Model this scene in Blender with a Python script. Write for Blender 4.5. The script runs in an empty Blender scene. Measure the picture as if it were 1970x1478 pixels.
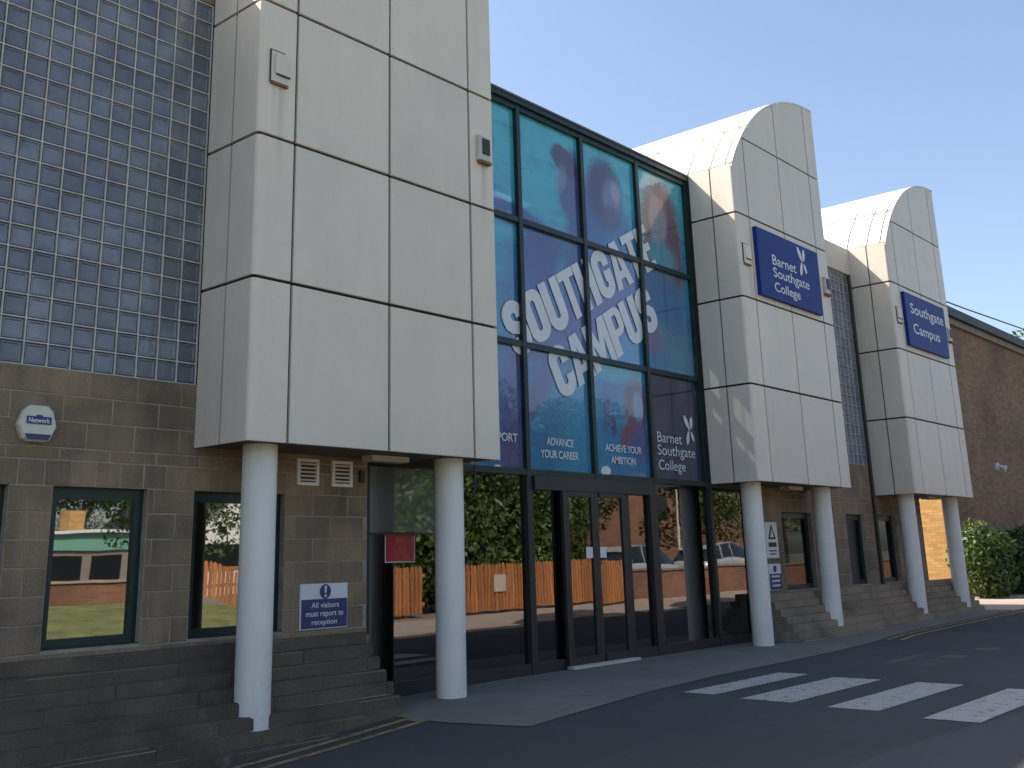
import bpy, bmesh, math, random
from mathutils import Vector, Matrix
random.seed(7)
R_ = math.radians
scene = bpy.context.scene
COL = scene.collection

# ------------------------------------------------------------------ camera
F_PX, YAW, PITCH, ROLL = 2011.8, 0.8478, 0.2549, -0.0250
CX, CY, IW, IH = 951.6, 552.8, 1970.0, 1478.0
cam_d = bpy.data.cameras.new('camera'); cam = bpy.data.objects.new('camera', cam_d); COL.objects.link(cam)
fw = Vector((math.sin(YAW)*math.cos(PITCH), math.cos(YAW)*math.cos(PITCH), math.sin(PITCH)))
rt = Vector((math.cos(YAW), -math.sin(YAW), 0)); up = rt.cross(fw)
c_, s_ = math.cos(ROLL), math.sin(ROLL)
rt2 = c_*rt + s_*up; up2 = -s_*rt + c_*up
M = Matrix((rt2, up2, -fw)).transposed().to_4x4(); M.translation = Vector((-5.213, -7.416, 1.308))
cam.matrix_world = M
cam_d.sensor_fit = 'HORIZONTAL'; cam_d.sensor_width = 36.0; cam_d.lens = 36.0*F_PX/IW
cam_d.shift_x = (IW/2-CX)/IW; cam_d.shift_y = -(IH/2-CY)/IW
cam_d.clip_start = 0.05; cam_d.clip_end = 3000
scene.camera = cam

# ------------------------------------------------------------------ sky, sun, exposure
TO_SUN = Vector((-0.55, 1.0, 1.24)).normalized()
EL = math.asin(TO_SUN.z); AZ = math.atan2(TO_SUN.x, TO_SUN.y)
world = bpy.data.worlds.new('World'); scene.world = world; world.use_nodes = True
wn = world.node_tree; wn.nodes.clear()
sky = wn.nodes.new('ShaderNodeTexSky'); sky.sky_type = 'NISHITA'; sky.sun_disc = False
sky.sun_elevation = EL; sky.sun_rotation = AZ; sky.altitude = 60; sky.air_density = 1.0; sky.dust_density = 2.6; sky.ozone_density = 0.9
bg = wn.nodes.new('ShaderNodeBackground'); bg.inputs['Strength'].default_value = 0.10
wo = wn.nodes.new('ShaderNodeOutputWorld')
wn.links.new(sky.outputs[0], bg.inputs[0]); wn.links.new(bg.outputs[0], wo.inputs[0])
sun_d = bpy.data.lights.new('sun', 'SUN'); sun_d.energy = 3.6; sun_d.angle = R_(0.53); sun_d.color = (1.0, 0.94, 0.84)
sun = bpy.data.objects.new('sun', sun_d); COL.objects.link(sun)
sun.rotation_euler = TO_SUN.to_track_quat('Z', 'Y').to_euler(); sun.location = TO_SUN*60
scene.view_settings.view_transform = 'Standard'; scene.view_settings.look = 'None'
scene.view_settings.exposure = 1.33; scene.view_settings.gamma = 1.0; scene.view_settings.use_curve_mapping = False
scene.render.engine = 'CYCLES'
scene.cycles.max_bounces = 6; scene.cycles.glossy_bounces = 3; scene.cycles.diffuse_bounces = 3; scene.cycles.transparent_max_bounces = 8; scene.cycles.caustics_reflective = False

# ------------------------------------------------------------------ node helpers
class NT:
    def __init__(s, name):
        s.m = bpy.data.materials.new(name); s.m.use_nodes = True; s.t = s.m.node_tree; s.t.nodes.clear()
        s.out = s.t.nodes.new('ShaderNodeOutputMaterial')
    def n(s, typ, **kw):
        nd = s.t.nodes.new(typ)
        for k, v in kw.items(): setattr(nd, k, v)
        return nd
    def l(s, a, b): s.t.links.new(a, b)
    def val(s, sock, v):
        if hasattr(v, 'is_output') or isinstance(v, bpy.types.NodeSocket): s.l(v, sock)
        elif isinstance(v, (tuple, list)) and len(v) == 3 and sock.type == 'RGBA': sock.default_value = (*v, 1)
        else: sock.default_value = v
    def math(s, op, a, b=0.0, clamp=False):
        nd = s.n('ShaderNodeMath', operation=op); nd.use_clamp = clamp
        s.val(nd.inputs[0], a); s.val(nd.inputs[1], b); return nd.outputs[0]
    def mix(s, f, a, b, typ='MIX'):
        nd = s.n('ShaderNodeMix', data_type='RGBA', blend_type=typ)
        s.val(nd.inputs[0], f); s.val(nd.inputs[6], a); s.val(nd.inputs[7], b); return nd.outputs[2]
    def noise(s, vec, scale, detail=4, rough=.55, stretch=None):
        if stretch:
            mp = s.n('ShaderNodeMapping'); s.l(vec, mp.inputs[0]); mp.inputs['Scale'].default_value = stretch; vec = mp.outputs[0]
        nd = s.n('ShaderNodeTexNoise'); s.l(vec, nd.inputs['Vector']); nd.inputs['Scale'].default_value = scale
        nd.inputs['Detail'].default_value = detail; nd.inputs['Roughness'].default_value = rough; return nd.outputs[0]
    def ramp(s, f, lo, hi, a=0.0, b=1.0):
        nd = s.n('ShaderNodeMapRange'); s.val(nd.inputs[0], f)
        for i, v in enumerate((lo, hi, a, b)): nd.inputs[i+1].default_value = v
        return nd.outputs[0]
    def pos(s): return s.n('ShaderNodeNewGeometry').outputs['Position']
    def rnd(s): return s.n('ShaderNodeObjectInfo').outputs['Random']
    def bump(s, h, strength, dist=.01):
        nd = s.n('ShaderNodeBump'); s.l(h, nd.inputs['Height']); nd.inputs['Strength'].default_value = strength; nd.inputs['Distance'].default_value = dist; return nd.outputs[0]
    def pr(s, base, rough=.6, spec=.5, normal=None, **kw):
        nd = s.n('ShaderNodeBsdfPrincipled'); s.val(nd.inputs['Base Color'], base); s.val(nd.inputs['Roughness'], rough)
        nd.inputs['Specular IOR Level'].default_value = spec
        if normal is not None: s.l(normal, nd.inputs['Normal'])
        for k, v in kw.items(): s.val(nd.inputs[k], v)
        return nd.outputs[0]
    def done(s, sh): s.l(sh, s.out.inputs[0]); return s.m

def simple(name, col, rough=.6, var=.12, nscale=3.0, spec=.5, rvar=0.0, bump=0.0, metallic=0.0, stretch=None):
    t = NT(name); p = t.pos()
    f = t.noise(p, nscale, stretch=stretch); k = t.ramp(f, .3, .7, 1-var, 1+var)
    if rvar: k = t.math('MULTIPLY', k, t.ramp(t.rnd(), 0, 1, 1-rvar, 1+rvar))
    hs = t.n('ShaderNodeVectorMath', operation='SCALE'); hs.inputs[0].default_value = col; t.l(k, hs.inputs['Scale'])
    nrm = t.bump(t.noise(p, nscale*18, 3), bump) if bump else None
    return t.done(t.pr(hs.outputs[0], rough, spec, nrm, Metallic=metallic))

def glass_mat(name, tint, base_refl, rough=0.0):
    t = NT(name)
    fr = t.n('ShaderNodeFresnel'); fr.inputs[0].default_value = 1.5
    nb = t.bump(t.noise(t.pos(), 1.1, 2, .4), .06, .02)
    f = t.ramp(fr.outputs[0], 0.04, 1.0, base_refl, 1.0)
    tr = t.n('ShaderNodeBsdfTransparent'); tr.inputs[0].default_value = (*tint, 1)
    gl = t.n('ShaderNodeBsdfGlossy'); gl.inputs['Roughness'].default_value = rough; t.l(nb, gl.inputs['Normal'])
    mx = t.n('ShaderNodeMixShader'); t.l(f, mx.inputs[0]); t.l(tr.outputs[0], mx.inputs[1]); t.l(gl.outputs[0], mx.inputs[2])
    return t.done(mx.outputs[0])

MT = {}
def build_materials():
    # white enamelled cladding panels, weathered
    t = NT('white_panel'); p = t.pos()
    a = t.noise(p, 1.0, 5, .6, (5.0, 5.0, .55)); b = t.noise(p, .9, 4); d = t.noise(p, 30, 3)
    k = t.ramp(a, .35, .75, 1.01, .955); k = t.math('MULTIPLY', k, t.ramp(b, .3, .7, .93, 1.04)); k = t.math('MULTIPLY', k, t.ramp(t.noise(p, 4.5, 5, .65), .62, .8, 1.0, .93)); k = t.math('MULTIPLY', k, t.ramp(d, .3, .7, .985, 1.015))
    k = t.math('MULTIPLY', k, t.ramp(t.rnd(), 0, 1, .95, 1.03))
    k = t.math('MULTIPLY', k, t.ramp(t.noise(p, 1.0, 6, .7, (16, 16, .5)), .60, .80, 1.0, .86))   # thin rain runs
    k = t.math('MULTIPLY', k, t.ramp(t.noise(p, 7, 6, .75), .66, .80, 1.0, .88))
    c = t.n('ShaderNodeVectorMath', operation='SCALE'); c.inputs[0].default_value = (.735, .665, .565); t.l(k, c.inputs['Scale'])
    sep = t.n('ShaderNodeSeparateXYZ'); t.l(p, sep.inputs[0]); X, Y, Z = sep.outputs
    col = c.outputs[0]
    # grime streaks washed down below the lamp brackets and a scuff
    for bx, bz, w, h, amt in ((.24, 5.65, .06, 1.0, .35), (.16, 5.66, .03, .5, .3), (3.05, 5.65, .06, .8, .42), (9.2, 5.66, .06, .8, .3), (12.05, 5.66, .05, .7, .35)):
        ux = t.math('DIVIDE', t.math('ABSOLUTE', t.math('SUBTRACT', X, bx)), w)
        fx = t.math('SUBTRACT', 1.0, ux, True)
        uz = t.math('DIVIDE', t.math('SUBTRACT', bz, Z), h)
        fz = t.math('MULTIPLY', t.math('GREATER_THAN', uz, 0.0), t.math('SUBTRACT', 1.0, uz, True))
        fy = t.math('LESS_THAN', Y, .02)
        f = t.math('MULTIPLY', t.math('MULTIPLY', fx, fz), t.math('MULTIPLY', fy, t.ramp(a, .3, .6, amt*.5, amt)))
        col = t.mix(f, col, (.20, .15, .10))
    rough = t.ramp(b, .3, .7, .38, .55)
    MT['panel'] = t.done(t.pr(col, rough, .4, t.bump(t.noise(p, 1.6, 2), .12, .02)))
    MT['roofpanel'] = simple('roof_panel', (.72, .71, .68), .45, .04, 1.2, .4, .02)
    MT['core'] = simple('joint_dark', (.018, .018, .018), .9, .2)
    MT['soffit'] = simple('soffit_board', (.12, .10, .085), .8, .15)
    t = NT('column_paint'); p = t.pos()
    k = t.math('MULTIPLY', t.ramp(t.noise(p, 2.2, 4), .3, .7, .94, 1.04), t.ramp(t.noise(p, 1.0, 4, .6, (7, 7, .5)), .5, .8, 1.0, .90))
    c = t.n('ShaderNodeVectorMath', operation='SCALE'); c.inputs[0].default_value = (.79, .765, .72); t.l(k, c.inputs['Scale'])
    spx = t.n('ShaderNodeSeparateXYZ'); t.l(p, spx.inputs[0])
    spl = t.math('ADD', t.noise(p, 9, 5, .7), t.math('MULTIPLY', t.ramp(spx.outputs[2], 0.0, .45, .13, 0.0), 1.0))      # splashed dirt and scuffs near the foot
    cc = t.mix(t.ramp(spl, .66, .86, 0, .35), c.outputs[0], (.27, .24, .20)); cc = t.mix(t.ramp(t.noise(p, 38, 3, .7), .73, .78, 0, .25), cc, (.36, .34, .30))
    MT['column'] = t.done(t.pr(cc, .45, .4, t.bump(t.noise(p, 60, 2), .06, .004)))
    # masonry blocks
    t = NT('block'); p = t.pos(); r = t.rnd()
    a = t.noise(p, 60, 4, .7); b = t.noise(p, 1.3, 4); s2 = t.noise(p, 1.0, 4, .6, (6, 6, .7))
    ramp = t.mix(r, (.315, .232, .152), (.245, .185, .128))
    ramp = t.mix(t.ramp(b, .40, .66, 0, .85), ramp, (.135, .112, .09))  # random stains, deepened to stand in for shade under the nearest tower
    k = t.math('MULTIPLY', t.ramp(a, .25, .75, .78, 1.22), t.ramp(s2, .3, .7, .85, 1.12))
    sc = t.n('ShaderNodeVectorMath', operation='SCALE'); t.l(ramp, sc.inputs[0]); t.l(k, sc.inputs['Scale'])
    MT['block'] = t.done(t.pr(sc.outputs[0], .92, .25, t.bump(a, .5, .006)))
    t = NT('step_block'); p = t.pos(); r = t.rnd()
    a = t.noise(p, 70, 4, .7); b = t.noise(p, 1.7, 5); 
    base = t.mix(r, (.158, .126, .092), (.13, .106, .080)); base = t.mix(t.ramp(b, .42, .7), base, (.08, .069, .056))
    base = t.mix(t.ramp(t.noise(p, 5.5, 5), .62, .74, 0, .45), base, (.23, .215, .19))
    sc = t.n('ShaderNodeVectorMath', operation='SCALE'); t.l(base, sc.inputs[0]); t.l(t.ramp(a, .25, .75, .75, 1.2), sc.inputs['Scale'])
    MT['step'] = t.done(t.pr(sc.outputs[0], .95, .2, t.bump(a, .5, .006)))
    t = NT('sandy_step_block'); p = t.pos(); r = t.rnd(); a = t.noise(p, 70, 4, .7)
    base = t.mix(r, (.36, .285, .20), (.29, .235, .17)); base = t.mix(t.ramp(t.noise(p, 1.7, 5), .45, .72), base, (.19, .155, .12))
    sc = t.n('ShaderNodeVectorMath', operation='SCALE'); t.l(base, sc.inputs[0]); t.l(t.ramp(a, .25, .75, .8, 1.15), sc.inputs['Scale']); MT['step2'] = t.done(t.pr(sc.outputs[0], .95, .2, t.bump(a, .5, .006)))
    MT['mortar'] = simple('mortar', (.33, .285, .23), .95, .2, 6, .2)
    MT['frame'] = simple('frame_dark_green', (.012, .028, .026), .42, .15, 4, .4)
    MT['frame2'] = simple('frame_charcoal', (.028, .029, .030), .45, .15, 4, .4)
    MT['coping'] = simple('coping_brown', (.13, .10, .075), .6, .15)
    MT['glass'] = glass_mat('clear_pane', (.62, .64, .62), .23, .012)
    MT['winglass'] = glass_mat('window_pane', (.35, .38, .37), .35, .012)
    MT['darkglass'] = glass_mat('dark_pane', (.3, .32, .31), .08, .02)
    MT['gb_mortar'] = simple('glass_block_grout', (.56, .54, .51), .9, .15, 8, .2)
    # glass blocks
    t = NT('glass_block'); p = t.pos()
    n1 = t.noise(p, 2.2, 4, .6); n2 = t.noise(p, 24, 2); rn = t.rnd()
    col = t.mix(t.ramp(n1, .32, .68), (.10, .12, .16), (.25, .275, .32)); col = t.mix(t.ramp(rn, 0, 1, 0, .55), col, (.08, .08, .11)); col = t.mix(t.ramp(t.noise(p, .9, 3), .52, .7, 0, .6), col, (.13, .12, .11))  # cloudy and brownish mottling painted in place of uneven reflections
    MT['gblock'] = t.done(t.pr(col, t.ramp(rn, 0, 1, .12, .38), .5, t.bump(n2, .35, .01), IOR=1.5, **{'Coat Weight': .5, 'Coat Roughness': .06}))
    # ground
    t = NT('asphalt'); p = t.pos()
    f = t.noise(p, 220, 3, .7); g = t.noise(p, .35, 5); h = t.noise(p, 2.2, 5, .6)
    base = t.mix(t.ramp(g, .3, .7), (.052, .048, .046), (.074, .068, .063))
    base = t.mix(t.ramp(h, .55, .75, 0, .35), base, (.032, .033, .036))
    base = t.mix(t.ramp(t.noise(p, .9, 6, .65, (.35, 1.6, 1)), .52, .72, 0, .5), base, (.092, .086, .08))   # worn wheel tracks along the road
    base = t.mix(t.ramp(t.noise(p, 5.0, 5, .7), .66, .74, 0, .6), base, (.028, .027, .027))
    sepn = t.n('ShaderNodeSeparateXYZ'); t.l(p, sepn.inputs[0])
    seam = t.math('ADD', t.math('ADD', sepn.outputs[1], 3.95), t.math('MULTIPLY', sepn.outputs[0], .13))   # older, paler surfacing south of a joint
    base = t.mix(t.ramp(seam, -.03, .03, .55, 0), base, (.10, .094, .09))
    sp = t.ramp(f, .54, .70, 0, .65); base = t.mix(sp, base, (.14, .135, .13)); base = t.mix(t.ramp(t.noise(p, 90, 2), .35, .22, 0, .6), base, (.02, .02, .02))
    MT['asphalt'] = t.done(t.pr(base, .88, .3, t.bump(f, .5, .004)))
    t = NT('paving'); p = t.pos()
    f = t.noise(p, 180, 3, .7); g = t.noise(p, .9, 5)
    base = t.mix(t.ramp(g, .3, .7), (.175, .152, .125), (.225, .195, .16)); base = t.mix(t.ramp(f, .55, .75, 0, .4), base, (.28, .265, .24))
    base = t.mix(t.ramp(t.noise(p, 3.2, 4), .6, .75, 0, .4), base, (.05, .05, .05))
    MT['paving'] = t.done(t.pr(base, .9, .25, t.bump(f, .4, .004)))
    def paint(name, c, bare):
        t = NT(name); p = t.pos()
        w = t.math('ADD', t.noise(p, 9, 6, .7), t.math('MULTIPLY', t.noise(p, 140, 2), .25))
        col = t.mix(t.ramp(w, bare, bare+.13, 0, .85), c, (.05, .05, .053)); return t.done(t.pr(col, .75, .35))
    MT['white_paint'] = paint('road_paint_white', (.44, .40, .365), .66)
    MT['yellow_paint'] = paint('road_paint_yellow', (.36, .24, .09), .60)
    MT['dirt'] = simple('ground_soil', (.16, .15, .115), .95, .25, .6, .2)
    MT['lightpave'] = simple('pale_paving', (.36, .29, .235), .9, .15, 2.0, .2)
    # bricks (distant building / low walls)
    def brick(name, c1, c2, mort, plane):
        t = NT(name); p = t.pos(); sp = t.n('ShaderNodeSeparateXYZ'); t.l(p, sp.inputs[0]); cb = t.n('ShaderNodeCombineXYZ')
        t.l(t.math('ADD', sp.outputs[0], sp.outputs[1]), cb.inputs[0]); t.l(sp.outputs[2], cb.inputs[1])
        b = t.n('ShaderNodeTexBrick'); t.l(cb.outputs[0], b.inputs['Vector']); b.inputs['Scale'].default_value = 1.0
        b.inputs['Brick Width'].default_value = .225; b.inputs['Row Height'].default_value = .075; b.inputs['Mortar Size'].default_value = .005; b.inputs['Bias'].default_value = -.1
        b.inputs['Color1'].default_value = (*c1, 1); b.inputs['Color2'].default_value = (*c2, 1); b.inputs['Mortar'].default_value = (*mort, 1)
        g = t.ramp(t.noise(p, .5, 5), .3, .7, .75, 1.2); sc = t.n('ShaderNodeVectorMath', operation='SCALE'); t.l(b.outputs[0], sc.inputs[0]); t.l(g, sc.inputs['Scale'])
        return t.done(t.pr(sc.outputs[0], .9, .2, t.bump(b.outputs[1], -.5, .01)))
    MT['brick'] = brick('brown_brick', (.275, .175, .105), (.165, .11, .075), (.22, .175, .13), 0)
    MT['lightbrick'] = brick('sunlit_tone_brick', (.52, .31, .115), (.38, .21, .075), (.30, .21, .12), 0)  # brighter, yellower brick: sunlight put into the colour of the side wall
    MT['redbrick'] = brick('red_brick', (.27, .13, .085), (.19, .095, .065), (.22, .17, .135), 0)
    MT['slate'] = simple('roof_edge_slate', (.03, .032, .04), .6, .15)
    MT['fascia'] = simple('fascia_stone', (.22, .19, .16), .8, .1)
    MT['signblue'] = simple('sign_blue', (.010, .030, .20), .5, .05, 2, .2)
    MT['signnavy'] = simple('sign_navy', (.03, .035, .16), .4, .06, 2, .5)
    MT['white'] = simple('white_print', (.70, .72, .74), .5, .05, 3)
    MT['letter'] = simple('vinyl_letter', (.66, .68, .70), .25, .06, 2, .5)
    MT['cream'] = simple('cream_panel', (.56, .51, .44), .6, .06, 2)
    MT['alarm'] = simple('alarm_plastic', (.62, .62, .52), .4, .06, 5)
    MT['dark'] = simple('dark_metal', (.02, .02, .02), .5, .1)
    MT['rust'] = simple('rusty_steel', (.22, .13, .075), .8, .35, 40, .3)
    MT['bracket'] = simple('bracket_paint', (.55, .53, .49), .5, .1, 12)
    MT['vent'] = simple('vent_plastic', (.80, .72, .66), .5, .08, 8)
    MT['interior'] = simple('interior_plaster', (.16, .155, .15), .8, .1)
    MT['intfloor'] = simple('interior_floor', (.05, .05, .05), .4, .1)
    MT['intcol'] = simple('interior_column', (.03, .07, .065), .45, .1)
    MT['blind'] = glass_mat('frosted_film', (.5, .5, .5), .2)
    t = NT('frosted_film'); df = t.n('ShaderNodeBsdfDiffuse'); df.inputs[0].default_value = (.13, .135, .13, 1); gl = t.n('ShaderNodeBsdfGlossy'); gl.inputs['Roughness'].default_value = .03; mx = t.n('ShaderNodeMixShader'); mx.inputs[0].default_value = .22; t.l(df.outputs[0], mx.inputs[1]); t.l(gl.outputs[0], mx.inputs[2]); MT['blind'] = t.done(mx.outputs[0])
    MT['red_print'] = simple('red_poster', (.42, .05, .06), .15, .25, 9, .7)
    MT['bark'] = simple('bark', (.09, .07, .05), .95, .3, 8, .2)
    MT['fence'] = simple('stained_timber', (.44, .18, .07), .75, .18, 4, .3, .22, stretch=(8, 8, .6))
    MT['grass'] = simple('grass', (.15, .16, .065), .95, .3, 2.5, .2)
    MT['carpaint'] = simple('silver_car_paint', (.55, .56, .57), .28, .02, 2, .6, metallic=.4)
    MT['carglass'] = simple('car_glass', (.015, .018, .02), .05, .02, 1, .8)
    MT['tyre'] = simple('tyre', (.02, .02, .02), .9, .1)
    MT['render'] = simple('white_render', (.70, .69, .66), .8, .05, 1)
    MT['greenband'] = simple('green_fascia', (.16, .34, .27), .5, .06, 1)
    t = NT('lamp_glow'); em = t.n('ShaderNodeEmission'); em.inputs[0].default_value = (1, .93, .70, 1); em.inputs[1].default_value = .55; MT['lamp_glow'] = t.done(em.outputs[0])
    MT['globe'] = simple('opal_globe', (.75, .73, .62), .3, .03, 1)
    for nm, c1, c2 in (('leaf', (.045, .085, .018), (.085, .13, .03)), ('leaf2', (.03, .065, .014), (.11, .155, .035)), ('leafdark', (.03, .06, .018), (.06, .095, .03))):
        t = NT(nm); p = t.pos(); g = t.n('ShaderNodeNewGeometry').outputs['Random Per Island']
        c = t.mix(g, c1, c2)
        b = t.pr(c, .45, .4); tl = t.n('ShaderNodeBsdfTranslucent'); t.l(t.mix(.5, c, (.14, .2, .03)), tl.inputs[0])
        mx = t.n('ShaderNodeMixShader'); mx.inputs[0].default_value = .25; t.l(b, mx.inputs[1]); t.l(tl.outputs[0], mx.inputs[2]); MT[nm] = t.done(mx.outputs[0])
    # printed perforated film on the big glass front: abstract figures in teal, blue and purple
    t = NT('printed_film'); p = t.pos(); sp = t.n('ShaderNodeSeparateXYZ'); t.l(p, sp.inputs[0]); X, Y, Z = sp.outputs
    n1 = t.noise(p, .8, 4); n2 = t.noise(p, 2.4, 5, .6); wob = t.ramp(n2, .2, .8, -.22, .22)
    col = t.mix(t.ramp(t.math('ADD', Z, t.math('MULTIPLY', n1, 1.6)), 4.6, 7.4), (.030, .22, .46), (.060, .52, .62))
    col = t.mix(t.ramp(n2, .45, .75, 0, .5), col, (.035, .11, .30))
    def ell(cx, cz, rx, rz, rot, c, amt=1.0, soft=.25):
        global_c = col
        ca, sa = math.cos(R_(rot)), math.sin(R_(rot))
        dx = t.math('SUBTRACT', X, cx); dz = t.math('SUBTRACT', Z, cz)
        u = t.math('DIVIDE', t.math('ADD', t.math('MULTIPLY', dx, ca), t.math('MULTIPLY', dz, sa)), rx)
        v = t.math('DIVIDE', t.math('SUBTRACT', t.math('MULTIPLY', dz, ca), t.math('MULTIPLY', dx, sa)), rz)
        d = t.math('SQRT', t.math('ADD', t.math('MULTIPLY', u, u), t.math('MULTIPLY', v, v)))
        f = t.ramp(t.math('ADD', d, wob if rx > .12 else 0.0), 1-soft, 1+soft, amt, 0)
        return t.mix(f, global_c, c)
    wobh = t.math('ADD', t.ramp(t.noise(p, 19, 3, .6), .3, .7, -.12, .12), t.math('MULTIPLY', wob, .5))
    # loose diagonal brush strokes
    br = t.n('ShaderNodeMapping'); t.l(p, br.inputs[0]); br.inputs['Rotation'].default_value = (0, R_(35), 0); br.inputs['Scale'].default_value = (.5, 1, 3.0)
    bn = t.noise(br.outputs[0], 1.6, 5, .65); col = t.mix(t.ramp(bn, .55, .72, 0, .55), col, (.09, .52, .66)); col = t.mix(t.ramp(bn, .45, .30, 0, .55), col, (.04, .12, .40))
    NV, PU, TE, HA, SKN, RED = (.035, .075, .25), (.12, .085, .29), (.07, .46, .54), (.09, .055, .16), (.24, .29, .40), (.27, .13, .16)
    E = [(6.2, 4.55, 2.1, .50, 29, (.13, .09, .31), .8, .45), (5.25, 4.72, .85, .70, 20, (.035, .075, .27), .7, .35), (5.35, 5.20, .55, .36, -10, (.045, .05, .24), .95, .2, 1), (4.98, 4.95, .2, .45, 20, (.05, .06, .26), .85, .3, 1), (5.55, 4.95, .12, .4, -20, (.04, .30, .46), .6, .5),
         # figure in a cap, seen from the side
         (6.16, 5.75, .40, .90, -16, (.035, .055, .23), .92, .25), (5.86, 6.36, .26, .50, -14, (.075, .06, .22), .95, .18), (5.74, 6.66, .31, .19, -28, (.055, .022, .085), .98, .15), (5.66, 6.40, .11, .20, -15, SKN, .65, .4),
         (4.65, 5.62, .75, .16, -8, (.05, .055, .25), .9, .25), (4.10, 6.55, .14, .26, 0, NV, .9, .3),
         # man with dark hair
         (6.78, 5.78, .70, .58, 0, (.045, .12, .36), .85, .3), (6.68, 6.44, .42, .54, 0, (.05, .03, .10), .98, .18, 1), (6.86, 6.36, .21, .34, -6, (.20, .22, .36), .9, .25), (6.96, 6.52, .12, .15, 0, (.44, .40, .47), .75, .4), (6.82, 6.10, .20, .17, 0, (.075, .06, .18), .85, .3, 1),
         # woman with long hair
         (8.15, 6.13, .54, .86, 0, (.19, .075, .10), .96, .18, 1), (8.47, 5.85, .24, .60, 12, (.13, .05, .12), .85, .25, 1), (8.07, 6.32, .25, .40, 0, (.32, .33, .38), .92, .22), (8.06, 6.62, .18, .14, 0, (.46, .31, .31), .75, .45), (8.10, 5.72, .42, .30, 0, (.06, .36, .48), .85, .3),
         (7.78, 4.42, .26, .24, 0, (.28, .12, .29), .8, .45), (8.4, 4.3, .55, .6, 20, (.10, .24, .34), .85, .5), (8.1, 5.1, .75, .4, -30, (.035, .15, .36), .85, .35),
         (5.0, 3.35, .15, .75, -42, (.12, .06, .25), .85, .3), (5.3, 2.75, .3, .5, -30, (.05, .07, .26), .6, .45), (4.45, 3.2, .16, .9, -12, (.10, .08, .28), .75, .35), (4.5, 2.5, .22, .4, 0, (.15, .07, .19), .75, .4),
         # woman at the bottom
         (7.16, 3.34, .27, .48, 0, (.17, .035, .09), .97, .14, 1), (7.22, 3.34, .135, .22, 0, (.16, .25, .43), .95, .22), (6.98, 2.96, .24, .15, 25, (.28, .05, .08), .85, .3), (7.25, 2.84, .30, .24, 0, (.09, .10, .31), .85, .3),
         (6.45, 3.25, .11, .33, 0, (.07, .07, .26), .85, .3), (6.6, 3.05, .06, .16, 0, (.04, .04, .18), .9, .3), (6.75, 3.8, .7, .12, 0, TE, .6, .5), (5.8, 2.9, .6, .8, 0, (.06, .36, .52), .6, .6)]
    for e in E:
        keep = wob
        if len(e) > 8: wob = wobh
        col = ell(*e[:8]); wob = keep
    # the bottom right pane is plain dark purple
    f = t.math('MULTIPLY', t.math('GREATER_THAN', X, 7.46), t.math('LESS_THAN', Z, 3.93)); col = t.mix(f, col, t.mix(n1, (.065, .036, .10), (.036, .026, .065)))
    col = t.mix(.09, col, (.30, .35, .42))
    cs = t.n('ShaderNodeVectorMath', operation='SCALE'); t.l(col, cs.inputs[0]); cs.inputs['Scale'].default_value = 1.3
    b = t.pr(cs.outputs[0], .10, .5, t.bump(t.noise(p, .7, 2), .05, .02), **{'Coat Weight': 1.0, 'Coat Roughness': .0, 'Coat IOR': 1.6})
    tr = t.n('ShaderNodeBsdfTransparent'); tr.inputs[0].default_value = (.9, .95, .95, 1)
    mx = t.n('ShaderNodeMixShader'); mx.inputs[0].default_value = .38; t.l(b, mx.inputs[1]); t.l(tr.outputs[0], mx.inputs[2])
    MT['film'] = t.done(mx.outputs[0])
build_materials()

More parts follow.
